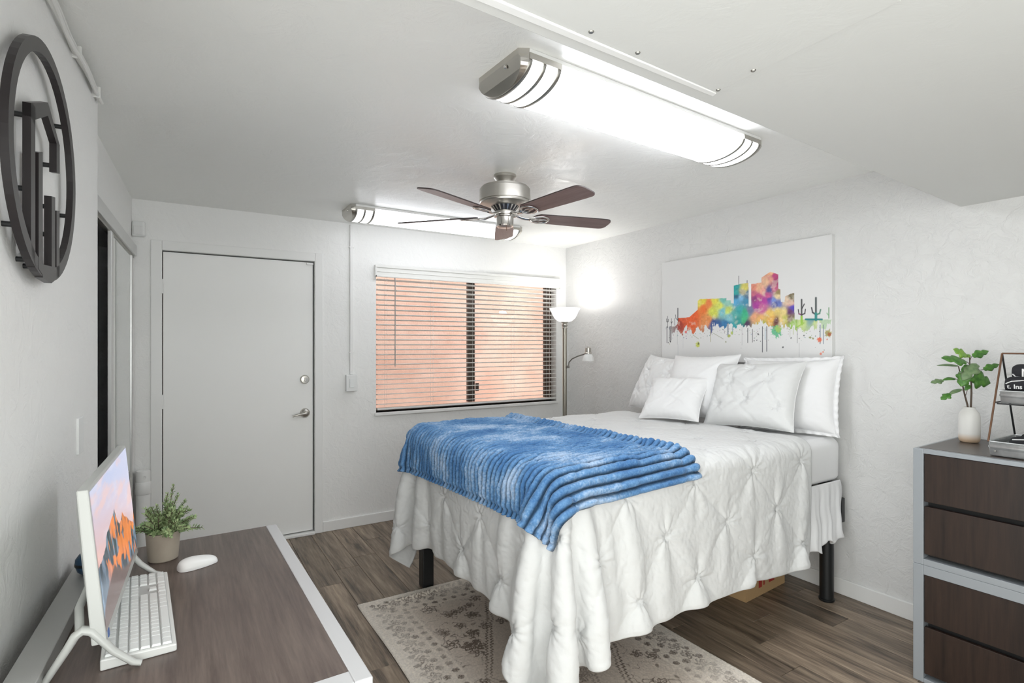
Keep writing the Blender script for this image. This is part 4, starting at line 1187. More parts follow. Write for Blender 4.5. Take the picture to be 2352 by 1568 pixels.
# small blue speaker behind the monitor
sp = thing('speaker', 'small round dark blue speaker half hidden behind the monitor', 'speaker', (-0.224, 1.905, ZD + 0.0412))
MB().lathe([(0.0, 0.0), (0.016, 0.0), (0.025, 0.008), (0.031, 0.026), (0.030, 0.042), (0.021, 0.055), (0.009, 0.060), (0.0, 0.061)], 28).build('speaker_body', NAVY, sp)
MB().lathe([(0.0312, 0.024), (0.0316, 0.028), (0.0312, 0.032)], 28).build('speaker_band', BLACKM, sp)

# ------------------------------------------------------------------ potted plant on the desk
pl_ = thing('potted_plant', 'small bushy green artificial plant in a beige clay pot on the desk', 'plant', (-0.052, 2.035, ZD + 0.0005))
MB().lathe([(0.0, 0), (0.038, 0), (0.041, 0.003), (0.0475, 0.086), (0.048, 0.089), (0.0450, 0.089), (0.0435, 0.075), (0.0, 0.075)], 40).build('pot', POT, pl_)
MB().lathe([(0.0, 0.078), (0.0437, 0.076)], 24).build('soil', SUBFLOOR, pl_)
rs = random.Random(4)
fo = MB()
stems = MB()


def sprig(base, tip, nlf, ln_, curl=0.0):
    base, tip = Vector(base), Vector(tip)
    mid = (base + tip) / 2 + Vector((rs.uniform(-.01, .01), rs.uniform(-.01, .01), 0.012 + curl))
    pts = []
    for i in range(7):
        t = i / 6
        pts.append(base * (1 - t) ** 2 + mid * 2 * t * (1 - t) + tip * t * t)
    stems.tube(pts, 0.0011, 5, cap=False)
    for i in range(nlf):
        t = 0.18 + 0.82 * i / (nlf - 1)
        p = base * (1 - t) ** 2 + mid * 2 * t * (1 - t) + tip * t * t
        tg = (tip - base).normalized()
        for q in range(3):
            ax = Vector((rs.gauss(0, 1), rs.gauss(0, 1), rs.gauss(0, 1))).cross(tg)
            if ax.length < 0.1:
                continue
            ax.normalize()
            d = (ax * 0.85 + tg * rs.uniform(0.4, 0.9)).normalized()
            L_ = ln_ * rs.uniform(0.7, 1.2) * (1.0 - 0.35 * t)
            sd = d.cross(tg).normalized() * L_ * 0.20
            up = sd.cross(d).normalized() * L_ * 0.07
            fo.add([p, p + d * L_ * 0.5 + sd, p + d * L_, p + d * L_ * 0.5 - sd, p + d * L_ * 0.5 + up], [(0, 1, 4), (1, 2, 4), (2, 3, 4), (3, 0, 4)])


for k in range(64):
    a = rs.uniform(0, 2 * PI)
    el = rs.uniform(0.15, 1.45)
    L_ = rs.uniform(0.055, 0.105)
    bs = (0.03 * math.cos(a) * rs.random(), 0.03 * math.sin(a) * rs.random(), 0.078)
    tp_ = (math.cos(a) * math.cos(el) * L_ * 1.0, math.sin(a) * math.cos(el) * L_ * 1.0, 0.082 + math.sin(el) * L_ * 0.95)
    sprig(bs, tp_, 17, 0.019)
for tp_ in [(0.028, 0.01, 0.226), (0.040, 0.0, 0.196), (-0.018, -0.015, 0.175), (0.078, -0.035, 0.128), (0.105, -0.06, 0.098), (0.06, 0.02, 0.17), (0.012, 0.0, 0.205), (-0.03, 0.0, 0.165)]:
    sprig((tp_[0] * 0.2, tp_[1] * 0.2, 0.08), tp_, 24, 0.017)
fo.build('foliage', SPRIG, pl_, fix=False)['kind'] = 'stuff'
stems.build('stems', STEM, pl_)['kind'] = 'stuff'


# ------------------------------------------------------------------ rug
rx0, rx1, ry0, ry1 = 0.812, 2.063, 1.06, 2.935
nrx, nry = 340, 520
X_, Y_ = np.meshgrid(np.linspace(0, 1, nrx), np.linspace(0, 1, nry), indexing='ij')
wx_, wy_ = X_ * (rx1 - rx0), Y_ * (ry1 - ry0)
Wd, Hd = rx1 - rx0, ry1 - ry0
jx = wx_ + 0.016 * (fbm(wx_, wy_, 22, 3, 90) - 0.5)
jy = wy_ + 0.016 * (fbm(wx_, wy_, 22, 3, 91) - 0.5)
edge = np.minimum(np.minimum(jx, Wd - jx), np.minimum(jy, Hd - jy))
base = np.ones((nrx, nry, 3)) * np.array([0.50, 0.445, 0.395])
lightb = np.array([0.72, 0.69, 0.64])
dark = np.array([0.105, 0.075, 0.058])


def rmix(m, c):
    global base
    base = base * (1 - m[..., None]) + m[..., None] * c


rmix(sstep(0.34, 0.0, edge) * 0.95, lightb)
for e_ in (0.035, 0.175, 0.215):
    rmix(sstep(0.010, 0.004, np.abs(edge - e_)) * 0.45, np.array([0.68, 0.64, 0.58]))
# flower motifs set out along the border bands and the field, drawn with little curls
m = np.zeros_like(wx_)


def motif(cx, cy, r, seed, w=0.0040):
    global m
    x0i = max(0, int((cx - 1.5 * r) / Wd * nrx)); x1i = min(nrx, int((cx + 1.5 * r) / Wd * nrx) + 1)
    y0i = max(0, int((cy - 1.5 * r) / Hd * nry)); y1i = min(nry, int((cy + 1.5 * r) / Hd * nry) + 1)
    if x1i <= x0i or y1i <= y0i:
        return
    dx, dy = jx[x0i:x1i, y0i:y1i] - cx, jy[x0i:x1i, y0i:y1i] - cy
    d = np.sqrt(dx * dx + dy * dy)
    a = np.arctan2(dy, dx)
    petal = r * (0.55 + 0.35 * np.cos(a * (4 + seed % 3) + seed))
    v = sstep(w * 1.6, w * 0.6, np.abs(d - petal))
    v = np.maximum(v, sstep(w * 1.6, w * 0.6, np.abs(d - r * 0.28)))
    v = np.maximum(v, sstep(w * 1.4, w * 0.4, np.abs(np.mod(a * 2.5 / PI + d / r * 1.2 + seed, 1.0) - 0.5) * r * 0.8) * (d < r * 1.15) * (d > r * 0.5))
    m[x0i:x1i, y0i:y1i] = np.maximum(m[x0i:x1i, y0i:y1i], v)


k = 0
for band, step, r in ((0.10, 0.074, 0.030), (0.195, 0.058, 0.013), (0.065, 0.074, 0.014), (0.145, 0.074, 0.016)):
    t = band
    while t < Hd - band:
        motif(band, t, r, k); motif(Wd - band, t, r, k + 2)
        t += step; k += 1
    t = band
    while t < Wd - band:
        motif(t, band, r, k); motif(t, Hd - band, r, k + 1)
        t += step; k += 1
mr_ = random.Random(12)
cxm, cym = Wd / 2, Hd / 2
for q in range(150):
    px_, py_ = mr_.uniform(0.24, Wd - 0.24), mr_.uniform(0.24, Hd - 0.24)
    rad = abs(px_ - cxm) / 0.36 + abs(py_ - cym) / 0.66
    if rad > 0.98:
        motif(px_, py_, mr_.uniform(0.018, 0.042), q)
rho = np.abs(jx - cxm) / 0.36 + np.abs(jy - cym) / 0.66
zig = 0.018 * np.abs(np.mod((jx + jy) / 0.030, 1.0) - 0.5) * 4
for rr_, w_ in ((0.97, 0.018), (0.90, 0.016), (0.55, 0.020), (0.48, 0.014)):
    m = np.maximum(m, sstep(w_, w_ * 0.4, np.abs(rho - rr_ + zig)) * 0.95)
for q in range(16):
    a_ = 2 * PI * q / 16
    motif(cxm + 0.11 * math.cos(a_), cym + 0.20 * math.sin(a_), 0.032, q)
for q in range(12):
    motif(cxm + 0.25 * (q % 4 - 1.5) * 0.4, cym + 0.38 * (q // 4 - 1), 0.03, q)
vine = np.abs(fbm(wx_, wy_, 11, 3, 55) - 0.5)
m = np.maximum(m, sstep(0.016, 0.006, vine) * 0.75 * (edge > 0.225) * (rho > 1.0))
wear = sstep(0.36, 0.60, fbm(wx_, wy_, 6, 4, 33))
m = m * (0.45 + 0.55 * wear) * sstep(0.012, 0.045, edge) * (0.6 + 0.4 * sstep(0.1, 0.4, edge))
m *= 0.55 + 0.45 * fbm(wx_, wy_, 120, 2, 60) * 2
rmix(np.clip(m * 1.25, 0, 1) * 0.95, dark)
base *= (0.80 + 0.42 * fbm(wx_, wy_, 170, 2, 61))[..., None]
base *= np.array([1.12, 1.07, 1.02])
base *= (0.92 + 0.16 * fbm(wx_, wy_, 5, 2, 64))[..., None]
P = np.zeros((nrx, nry, 3))
P[..., 0] = rx0 + wx_ + 0.004 * np.sin(wy_ * 6) - (rx0 + rx1) / 2
P[..., 1] = ry0 + wy_ - (ry0 + ry1) / 2
pile = 0.009 + 0.0028 * fbm(wx_, wy_, 230, 2, 70)
fold = 0.016 * np.exp(-((Hd - wy_ - 0.045 - 0.03 * np.sin(wx_ * 5)) / 0.016) ** 2) * sstep(0.08, 0.35, wx_)
P[..., 2] = pile + fold
ed = np.minimum(np.minimum(X_ * Wd, (1 - X_) * Wd), np.minimum(Y_ * Hd, (1 - Y_) * Hd))
P[..., 2] = P[..., 2] * sstep(-0.002, 0.006, ed) + 0.0015 * (1 - sstep(-0.002, 0.006, ed))
rug = link('rug', grid_mesh('rug', P, np.clip(base, 0.01, 1)), attr_mat('rug_pile', 0.95, bump=(500, 0.4, 0.002), sheen=0.2), None, loc=((rx0 + rx1) / 2, (ry0 + ry1) / 2, 0.0))
tag(rug, 'cream and brown distressed oriental rug lying under the foot of the bed', 'rug')

# ------------------------------------------------------------------ bed
BX0, BX1, BY0, BY1 = 1.16, 3.145, 1.605, 3.005
MZ0, MZ1 = 0.66, 0.905
bed = thing('bed_frame', 'black metal platform bed frame with tall legs under the white bedding', 'bed', ((BX0 + BX1) / 2, (BY0 + BY1) / 2, 0))
bx_, by_ = (BX0 + BX1) / 2, (BY0 + BY1) / 2
for (a, b_, zf) in [(3.052, 1.648, 0), (3.052, 2.955, 0), (1.225, 2.975, 0), (1.225, 1.655, 0.014), (2.14, 2.30, 0)]:
    lg = MB()
    lg.lathe([(0.0, 0.0), (0.037, 0.0), (0.040, 0.006), (0.040, 0.014), (0.0355, 0.016), (0.0355, 0.62), (0.0, 0.62)], 24, (a - bx_, b_ - by_, 0)) if a > 2.5 else \
        lg.box((a - bx_ - 0.034, b_ - by_ - 0.034, zf), (a - bx_ + 0.034, b_ - by_ + 0.034, 0.62))
    lg.build('leg', BLACKM, bed, bevel=0 if a > 2.5 else 0.006)
fr = MB()
for yy in (BY0 + 0.03, by_, BY1 - 0.03):
    fr.box((BX0 + 0.02 - bx_, yy - by_ - 0.015, 0.615), (BX1 - 0.02 - bx_, yy - by_ + 0.015, 0.652))
fr.build('side_rail', BLACKM, bed)
fr = MB()
for i in range(11):
    xx = BX0 + 0.03 + i * (BX1 - BX0 - 0.06) / 10
    fr.box((xx - bx_ - 0.015, BY0 + 0.02 - by_, 0.62), (xx - bx_ + 0.015, BY1 - 0.02 - by_, 0.650))
fr.build('cross_slats', BLACKM, bed)
MB().box((3.115 - bx_, 1.60 - by_, 0.43), (3.150 - bx_, 1.625 - by_, 0.565)).build('headboard_bracket', BLACKM, bed, bevel=0.004)
MB().box((3.085 - bx_, 1.615 - by_, 0.43), (3.150 - bx_, 1.66 - by_, 0.47)).build('headboard_bracket', BLACKM, bed, bevel=0.004)


def rounded_slab(x0, x1, y0, y1, z0, z1, r, n=10, noise=0.0, seed=3):
    """soft box, corners rounded in plan and in section"""
    prof = []
    for k_ in range(n + 1):
        a = -PI / 2 + PI * k_ / n
        prof.append((r * math.cos(a), (z0 + r if a < 0 else z1 - r) + r * math.sin(a)))
    R_ = 0.075
    pts2 = []
    for (cx_, cy_, a0) in [(x1 - R_, y1 - R_, 0), (x0 + R_, y1 - R_, 90), (x0 + R_, y0 + R_, 180), (x1 - R_, y0 + R_, 270)]:
        for q in range(9):
            a = R(a0 + 90 * q / 8)
            pts2.append((cx_, cy_, math.cos(a), math.sin(a)))
    # straight runs in between
    full = []
    for i in range(len(pts2)):
        a, b_ = pts2[i], pts2[(i + 1) % len(pts2)]
        full.append(a)
        if i % 9 == 8:
            for q in range(1, 16):
                t = q / 16
                full.append(tuple(a[j] * (1 - t) + b_[j] * t for j in range(4)))
    A = np.array(full)
    A2 = np.vstack([A, A[:1]])
    P_ = np.zeros((len(A2), len(prof), 3))
    for j, (pr, pz) in enumerate(prof):
        P_[:, j, 0] = A2[:, 0] + A2[:, 2] * (R_ - r + pr)
        P_[:, j, 1] = A2[:, 1] + A2[:, 3] * (R_ - r + pr)
        P_[:, j, 2] = pz
    if noise:
        s_ = np.arange(len(A2))[:, None] * 0.6
        nz = noise * (np.sin(s_ * 1.7 + 1) * 0.5 + np.sin(s_ * 3.1 + seed) * 0.5) * np.array([math.cos(-PI / 2 + PI * q / n) for q in range(n + 1)])[None, :]
        nz[-1] = nz[0]
        P_[:, :, 0] += nz * A2[:, 2:3]
        P_[:, :, 1] += nz * A2[:, 3:4]
    m_ = MB().grid(P_)
    top = [tuple(p) for p in P_[:-1, -1]]
    o_ = len(m_.v)
    m_.v += top
    m_.f.append(tuple(range(o_, o_ + len(top)))); m_.s.append(False)
    bot = [tuple(p) for p in P_[:-1, 0]]
    o_ = len(m_.v)
    m_.v += bot
    m_.f.append(tuple(reversed(range(o_, o_ + len(bot))))); m_.s.append(False)
    return m_


mt = thing('mattress', 'mattress in a smooth white fitted sheet on the black bed frame', 'mattress', (bx_, by_, MZ0))
rs_ = rounded_slab(BX0 - bx_, BX1 - bx_, BY0 - by_, BY1 - by_, 0, MZ1 - MZ0, 0.05, noise=0.0035)
rs_.build('fitted_sheet', SHEET, mt)
MB().box((BX0 - bx_ + 0.04, BY0 - by_ + 0.04, -0.001), (BX1 - bx_ - 0.04, BY1 - by_ - 0.04, 0.02)).build('mattress_base', LINENS, mt)
# loose flat sheet hanging from under the mattress by the head of the bed
n1, n2 = 60, 40
P = np.zeros((n1, n2, 3))
hem = lambda s: 0.405 + 0.075 * (1 - s) ** 0.0 * 0 + 0.05 * np.cos(s * 5.2 + 0.3) * 0.6 - 0.03 * np.sin(s * 12) * 0.5
for i in range(n1):
    s = i / (n1 - 1)
    x_ = 2.80 + s * 0.315
    zb = 0.352 + 0.055 * sstep(0.62, 1.0, s) * 0 - 0.04 * sstep(0.55, 0.0, s) + 0.018 * math.sin(s * 16) + 0.035 * math.exp(-((s - 0.93) / 0.09) ** 2) * -0.2
    for j in range(n2):
        t = j / (n2 - 1)
        z_ = 0.668 * (1 - t) + zb * t
        y_ = 1.612 - 0.022 * t ** 0.6 + 0.014 * t * math.sin(s * 19 + 1) + 0.006 * t * math.sin(s * 41)
        P[i, j] = (x_ - 2.89 + 0.022 * t * math.sin(t * 6 + 0.8) * (s > 0.5) * (s - 0.5) * 2 + 0.006 * math.sin(t * 12), y_ - 1.6, z_ - 0.5)
o = link('flat_sheet', grid_mesh('flat_sheet', P), SHEET, None, loc=(2.89, 1.6, 0.5))
so = o.modifiers.new('solid', 'SOLIDIFY'); so.thickness = 0.004
tag(o, 'loose white flat sheet hanging from under the mattress near the headboard end', 'sheet')


# ---- cloth: a small position-based solver for the comforter and the throw
def cons_slices(nx, ny):
    out = []

    def add(di, dj, par_axis, mod, kk):
        for c in range(mod):
            out.append((di, dj, par_axis, mod, c, kk))
    add(1, 0, 0, 2, 1.0)
    add(0, 1, 1, 2, 1.0)
    add(1, 1, 0, 2, 0.55)
    add(1, -1, 0, 2, 0.55)
    return out


def simulate(P, rest, collide, steps, dt, iters, bend, grav=9.8, damp=0.985, mu=0.5, pins=None, pins_pos=None):
    nx, ny = P.shape[:2]
    V = np.zeros_like(P)
    rh, rv, rd1, rd2 = rest
    rb_h = (rh[:-1] + rh[1:])
    rb_v = (rv[:, :-1] + rv[:, 1:])

    def sol(A, B, L0, k_):
        d = B - A
        l = np.sqrt((d * d).sum(-1, keepdims=True)) + 1e-9
        c = d * (0.5 * k_ * (l - L0[..., None]) / l)
        return A + c, B - c

    def sol_soft(A, B, L0, k_):
        d = B - A
        l = np.sqrt((d * d).sum(-1, keepdims=True)) + 1e-9
        c = d * (0.5 * k_ * np.minimum(l - L0[..., None], 0) / l)
        return A + c, B - c
    for s in range(steps):
        V[..., 2] -= grav * dt
        V *= damp
        Pp = P.copy()
        P = P + V * dt
        for it in range(iters):
            for c in (0, 1):
                sa, sb = slice(c, nx - 1, 2), slice(c + 1, nx, 2)
                P[sa], P[sb] = sol(P[sa], P[sb], rh[c::2], 1.0)
                sa, sb = slice(c, ny - 1, 2), slice(c + 1, ny, 2)
                P[:, sa], P[:, sb] = sol(P[:, sa], P[:, sb], rv[:, c::2], 1.0)
                A, B = P[c:nx - 1:2, :-1], P[c + 1:nx:2, 1:]
                a, b_ = sol(A, B, rd1[c::2], 0.35)
                P[c:nx - 1:2, :-1] = a; P[c + 1:nx:2, 1:] = b_
                A, B = P[c:nx - 1:2, 1:], P[c + 1:nx:2, :-1]
                a, b_ = sol(A, B, rd2[c::2], 0.35)
                P[c:nx - 1:2, 1:] = a; P[c + 1:nx:2, :-1] = b_
            if it == 0 and bend > 0:
                for c in range(4):
                    A, B = P[c:nx - 2:4], P[c + 2:nx:4]
                    a, b_ = sol_soft(A, B, rb_h[c::4], bend)
                    P[c:nx - 2:4] = a; P[c + 2:nx:4] = b_
                    A, B = P[:, c:ny - 2:4], P[:, c + 2:ny:4]
                    a, b_ = sol_soft(A, B, rb_v[:, c::4], bend)
                    P[:, c:ny - 2:4] = a; P[:, c + 2:ny:4] = b_
            if pins is not None:
                P[pins] = pins_pos
        P, hit, nrm = collide(P, s)
        V = (P - Pp) / dt
        vn = (V * nrm).sum(-1, keepdims=True) * nrm
        vt = V - vn
        V = np.where(hit[..., None], vt * (1 - mu) + np.maximum((V * nrm).sum(-1, keepdims=True), 0) * nrm * 0.0, V)
        sp_ = np.linalg.norm(V, axis=-1, keepdims=True)
        V = V * np.minimum(1, 2.5 / (sp_ + 1e-6))
    return P


def box_collider(lo, hi, r, thick):
    lo, hi = np.array(lo), np.array(hi)
    c, h = (lo + hi) / 2, (hi - lo) / 2 - r

    def f(P, s):
        q = P - c
        sg_ = np.sign(q)
        a = np.abs(q) - h
        o_ = np.maximum(a, 0)
        lo_ = np.linalg.norm(o_, axis=-1)
        d = lo_ + np.minimum(a.max(-1), 0) - r - thick
        inside = lo_ < 1e-9
        n_ = np.where(inside[..., None], np.eye(3)[a.argmax(-1)], o_ / (lo_[..., None] + 1e-9)) * sg_
        hit = d < 0
        P = P - np.where(hit[..., None], n_ * d[..., None], 0)
        fl_ = P[..., 2] < 0.024
        P[..., 2] = np.maximum(P[..., 2], 0.024)
        hit = hit | fl_
        return P, hit, n_
    return f


hh = 0.0235
LA, LB_ = 2.25, 2.42         # length (head to foot hem), width (near hem to far hem)
nx, ny = int(LA / hh) + 1, int(LB_ / hh) + 1
a_ = np.arange(nx) * hh
b__ = np.arange(ny) * hh
A_, B_ = np.meshgrid(a_, b__, indexing='ij')
HEADX = 2.935
NEARY = BY0 - 0.565
P0 = np.zeros((nx, ny, 3))
P0[..., 0] = HEADX - A_
P0[..., 1] = NEARY + B_
P0[..., 2] = 0.955 + 0.004 * (fbm(A_, B_, 6, 3, 2) - 0.5)
# tuck lattice (staggered diamonds)
TS = 0.40
tucks = []
i = 0
aa = 0.10
while aa < LA:
    bb = 0.13 + (TS / 2 if i % 2 else 0)
    while bb < LB_:
        tucks.append((aa + rng.normal() * 0.008, bb + rng.normal() * 0.008))
        bb += TS
    aa += TS * 0.5
    i += 1
dens = np.zeros_like(A_)
for (ta, tb) in tucks:
    dens = np.maximum(dens, np.exp(-(((A_ - ta) ** 2 + (B_ - tb) ** 2) / 0.030 ** 2)))
fac = 1 - 0.20 * dens
fac *= 1.0 + 0.012 * (fbm(A_, B_, 12, 3, 6) - 0.5) * 2
rest = ((fac[1:] + fac[:-1]) / 2 * hh, (fac[:, 1:] + fac[:, :-1]) / 2 * hh,
        (fac[1:, 1:] + fac[:-1, :-1]) / 2 * hh * math.sqrt(2), (fac[1:, :-1] + fac[:-1, 1:]) / 2 * hh * math.sqrt(2))
colr = box_collider((BX0, BY0, 0.30), (BX1 + 0.2, BY1, MZ1), 0.055, 0.016)
Pd = simulate(P0.copy(), rest, colr, 1500, 1 / 600.0, 1, 0.10, mu=0.12, damp=0.9965)
K = 4
Pf = upsample(Pd, K)
fa = np.linspace(0, a_[-1], Pf.shape[0])
fb = np.linspace(0, b__[-1], Pf.shape[1])
FA, FB = np.meshgrid(fa, fb, indexing='ij')
# pin-tuck relief: puffed diamonds between creases, pinched star at every tuck
u1 = (FA - 0.10) / (TS * 0.5) + (FB - 0.13) / (TS * 0.5)
u2 = (FA - 0.10) / (TS * 0.5) - (FB - 0.13) / (TS * 0.5)
wob = 0.10 * (fbm(FA, FB, 9, 3, 14) - 0.5)
puff = (np.abs(np.sin(PI / 2 * (u1 + wob))) * np.abs(np.sin(PI / 2 * (u2 - wob)))) ** 0.5
disp = 0.0090 * puff
ridge = np.zeros_like(FA)
for qi, (ta, tb) in enumerate(tucks):
    ia0, ia1 = np.searchsorted(fa, [ta - 0.15, ta + 0.15])
    ib0, ib1 = np.searchsorted(fb, [tb - 0.15, tb + 0.15])
    da, db_ = FA[ia0:ia1, ib0:ib1] - ta, FB[ia0:ia1, ib0:ib1] - tb
    r_ = np.sqrt(da * da + db_ * db_) + 1e-6
    th = np.arctan2(db_, da)
    nr = 9 + qi % 4
    rd_ = np.cos(th * nr + 1.3 * np.sin(th * 2 + qi) + qi) * np.exp(-r_ / 0.045) * sstep(0.004, 0.02, r_) * 0.0075
    disp[ia0:ia1, ib0:ib1] += rd_ - 0.008 * np.exp(-(r_ / 0.016) ** 2)
disp += 0.007 * (fbm(FA, FB, 20, 5, 19) - 0.5) + 0.0045 * (np.abs(fbm(FA, FB * 0.6, 60, 3, 29) - 0.5) * -2)
# hem seam
hd_ = np.minimum(np.minimum(FA, fa[-1] - FA), np.minimum(FB, fb[-1] - FB))
disp *= sstep(0.0, 0.02, hd_)
Nf = grid_normals(Pf)
if Nf[Nf.shape[0] // 2, Nf.shape[1] // 2, 2] < 0:
    Nf = -Nf
Pf2 = Pf + Nf * disp[..., None]
cmf = np.array([bx_, by_, MZ1])
com = link('comforter', grid_mesh('comforter', Pf2 - cmf), LINEN, None, loc=tuple(cmf))
so = com.modifiers.new('solid', 'SOLIDIFY'); so.thickness = 0.007; so.offset = -1 if False else 0
tag(com, 'white pintuck comforter spread over the bed and hanging to the floor at the near corner', 'comforter')

# ---- the blue ribbed throw, laid over the comforter
bh = 0.0235
BLa, BLb = 0.93, 1.56
mx_, my_ = int(BLa / bh) + 1, int(BLb / bh) + 1
a2, b2 = np.arange(mx_) * bh, np.arange(my_) * bh
A2_, B2_ = np.meshgrid(a2, b2, indexing='ij')
T0_ = np.zeros((mx_, my_, 3))
rot_ = R(-2.0)
ox, oy = 1.93, BY0 - 0.085
T0_[..., 0] = ox - A2_ * math.cos(rot_) + B2_ * math.sin(rot_) * 1.0 - 0.0 * B2_
T0_[..., 1] = oy + B2_ * math.cos(rot_) + A2_ * math.sin(rot_) * 1.0
T0_[..., 2] = 1.03
cl_m = Pf2[::2, ::2]
bvh = BVHTree.FromPolygons([tuple(p) for p in cl_m.reshape(-1, 3).tolist()],
                           [tuple(q) for q in (lambda idx: np.stack([idx[:-1, :-1], idx[1:, :-1], idx[1:, 1:], idx[:-1, 1:]], -1).reshape(-1, 4).tolist())(np.arange(cl_m.shape[0] * cl_m.shape[1]).reshape(cl_m.shape[:2]))])
flipn = 1.0
_l, _n, _i, _d = bvh.find_nearest(Vector((2.0, 2.3, 1.2)))
if _n.z < 0:
    flipn = -1.0
state = {'n': None, 'l': None}


def throw_collide(P, s):
    sh = P.shape
    F = P.reshape(-1, 3)
    if s % 10 == 0 or state['n'] is None:
        ls, ns_ = np.zeros_like(F), np.zeros_like(F)
        for i_, p in enumerate(F.tolist()):
            l, n_, _, _ = bvh.find_nearest(p)
            ls[i_] = l
            ns_[i_] = n_
        ns_ *= flipn
        state['l'], state['n'] = ls, ns_
    ls, ns_ = state['l'], state['n']
    d = ((F - ls) * ns_).sum(-1) - 0.014
    hit = d < 0
    d = np.where(np.abs(d) > 0.15, 0, d)
    F = F - np.where(hit[:, None], ns_ * d[:, None], 0)
    F[:, 2] = np.maximum(F[:, 2], 0.03)
    return F.reshape(sh), hit.reshape(sh[:2]), ns_.reshape(sh)


one = np.ones((mx_, my_))
rest = (one[1:] * bh, one[:, 1:] * bh, one[1:, 1:] * bh * math.sqrt(2), one[1:, 1:] * bh * math.sqrt(2))
Tt = simulate(T0_.copy(), rest, throw_collide, 600, 1 / 400.0, 1, 0.15, mu=0.25, damp=0.994)
# refine: many samples across the ribs
Tf = upsample(Tt, 8)
ta_ = np.linspace(0, a2[-1], Tf.shape[0]); tb_ = np.linspace(0, b2[-1], Tf.shape[1])
TA, TB = np.meshgrid(ta_, tb_, indexing='ij')
RP = 0.034
ph = TB / RP + 0.25 * (fbm(TA, TB, 3, 2, 50) - 0.5) * 2
rib = np.abs(np.sin(PI * ph)) ** 0.7
lump = 0.75 + 0.5 * fbm(TA, TB * 0.7, 34, 3, 51)
dsp = 0.024 * rib * lump + 0.0022 * (fbm(TA, TB, 150, 2, 53) - 0.5)
# scalloped roll at the head-side hem
hemr = np.exp(-((TA - 0.028) / 0.020) ** 2)
dsp += 0.012 * hemr * (0.4 + rib)
hem2 = np.exp(-((TA - 0.078) / 0.016) ** 2)
dsp -= 0.006 * hem2
foot_h = np.exp(-((ta_[-1] - TA - 0.02) / 0.012) ** 2)
dsp = dsp * (1 - 0.5 * foot_h)
Nt = grid_normals(Tf)
if Nt[Nt.shape[0] // 3, Nt.shape[1] // 2, 2] < 0:
    Nt = -Nt
Tf2 = Tf + Nt * dsp[..., None]
Tf2[..., 0] += 0.004 * hemr * np.sin(2 * PI * ph)
groove_shade = (0.22 + 0.78 * sstep(0.30, 0.85, rib))[..., None] * np.ones(3)   # shade in the grooves between ribs, painted into the colour
thr = link('throw_blanket', grid_mesh('throw_blanket', Tf2 - cmf, groove_shade), PLUSH, None, loc=tuple(cmf))
so = thr.modifiers.new('solid', 'SOLIDIFY'); so.thickness = 0.008; so.offset = 1
tag(thr, 'blue ribbed plush throw laid across the foot of the bed', 'blanket')


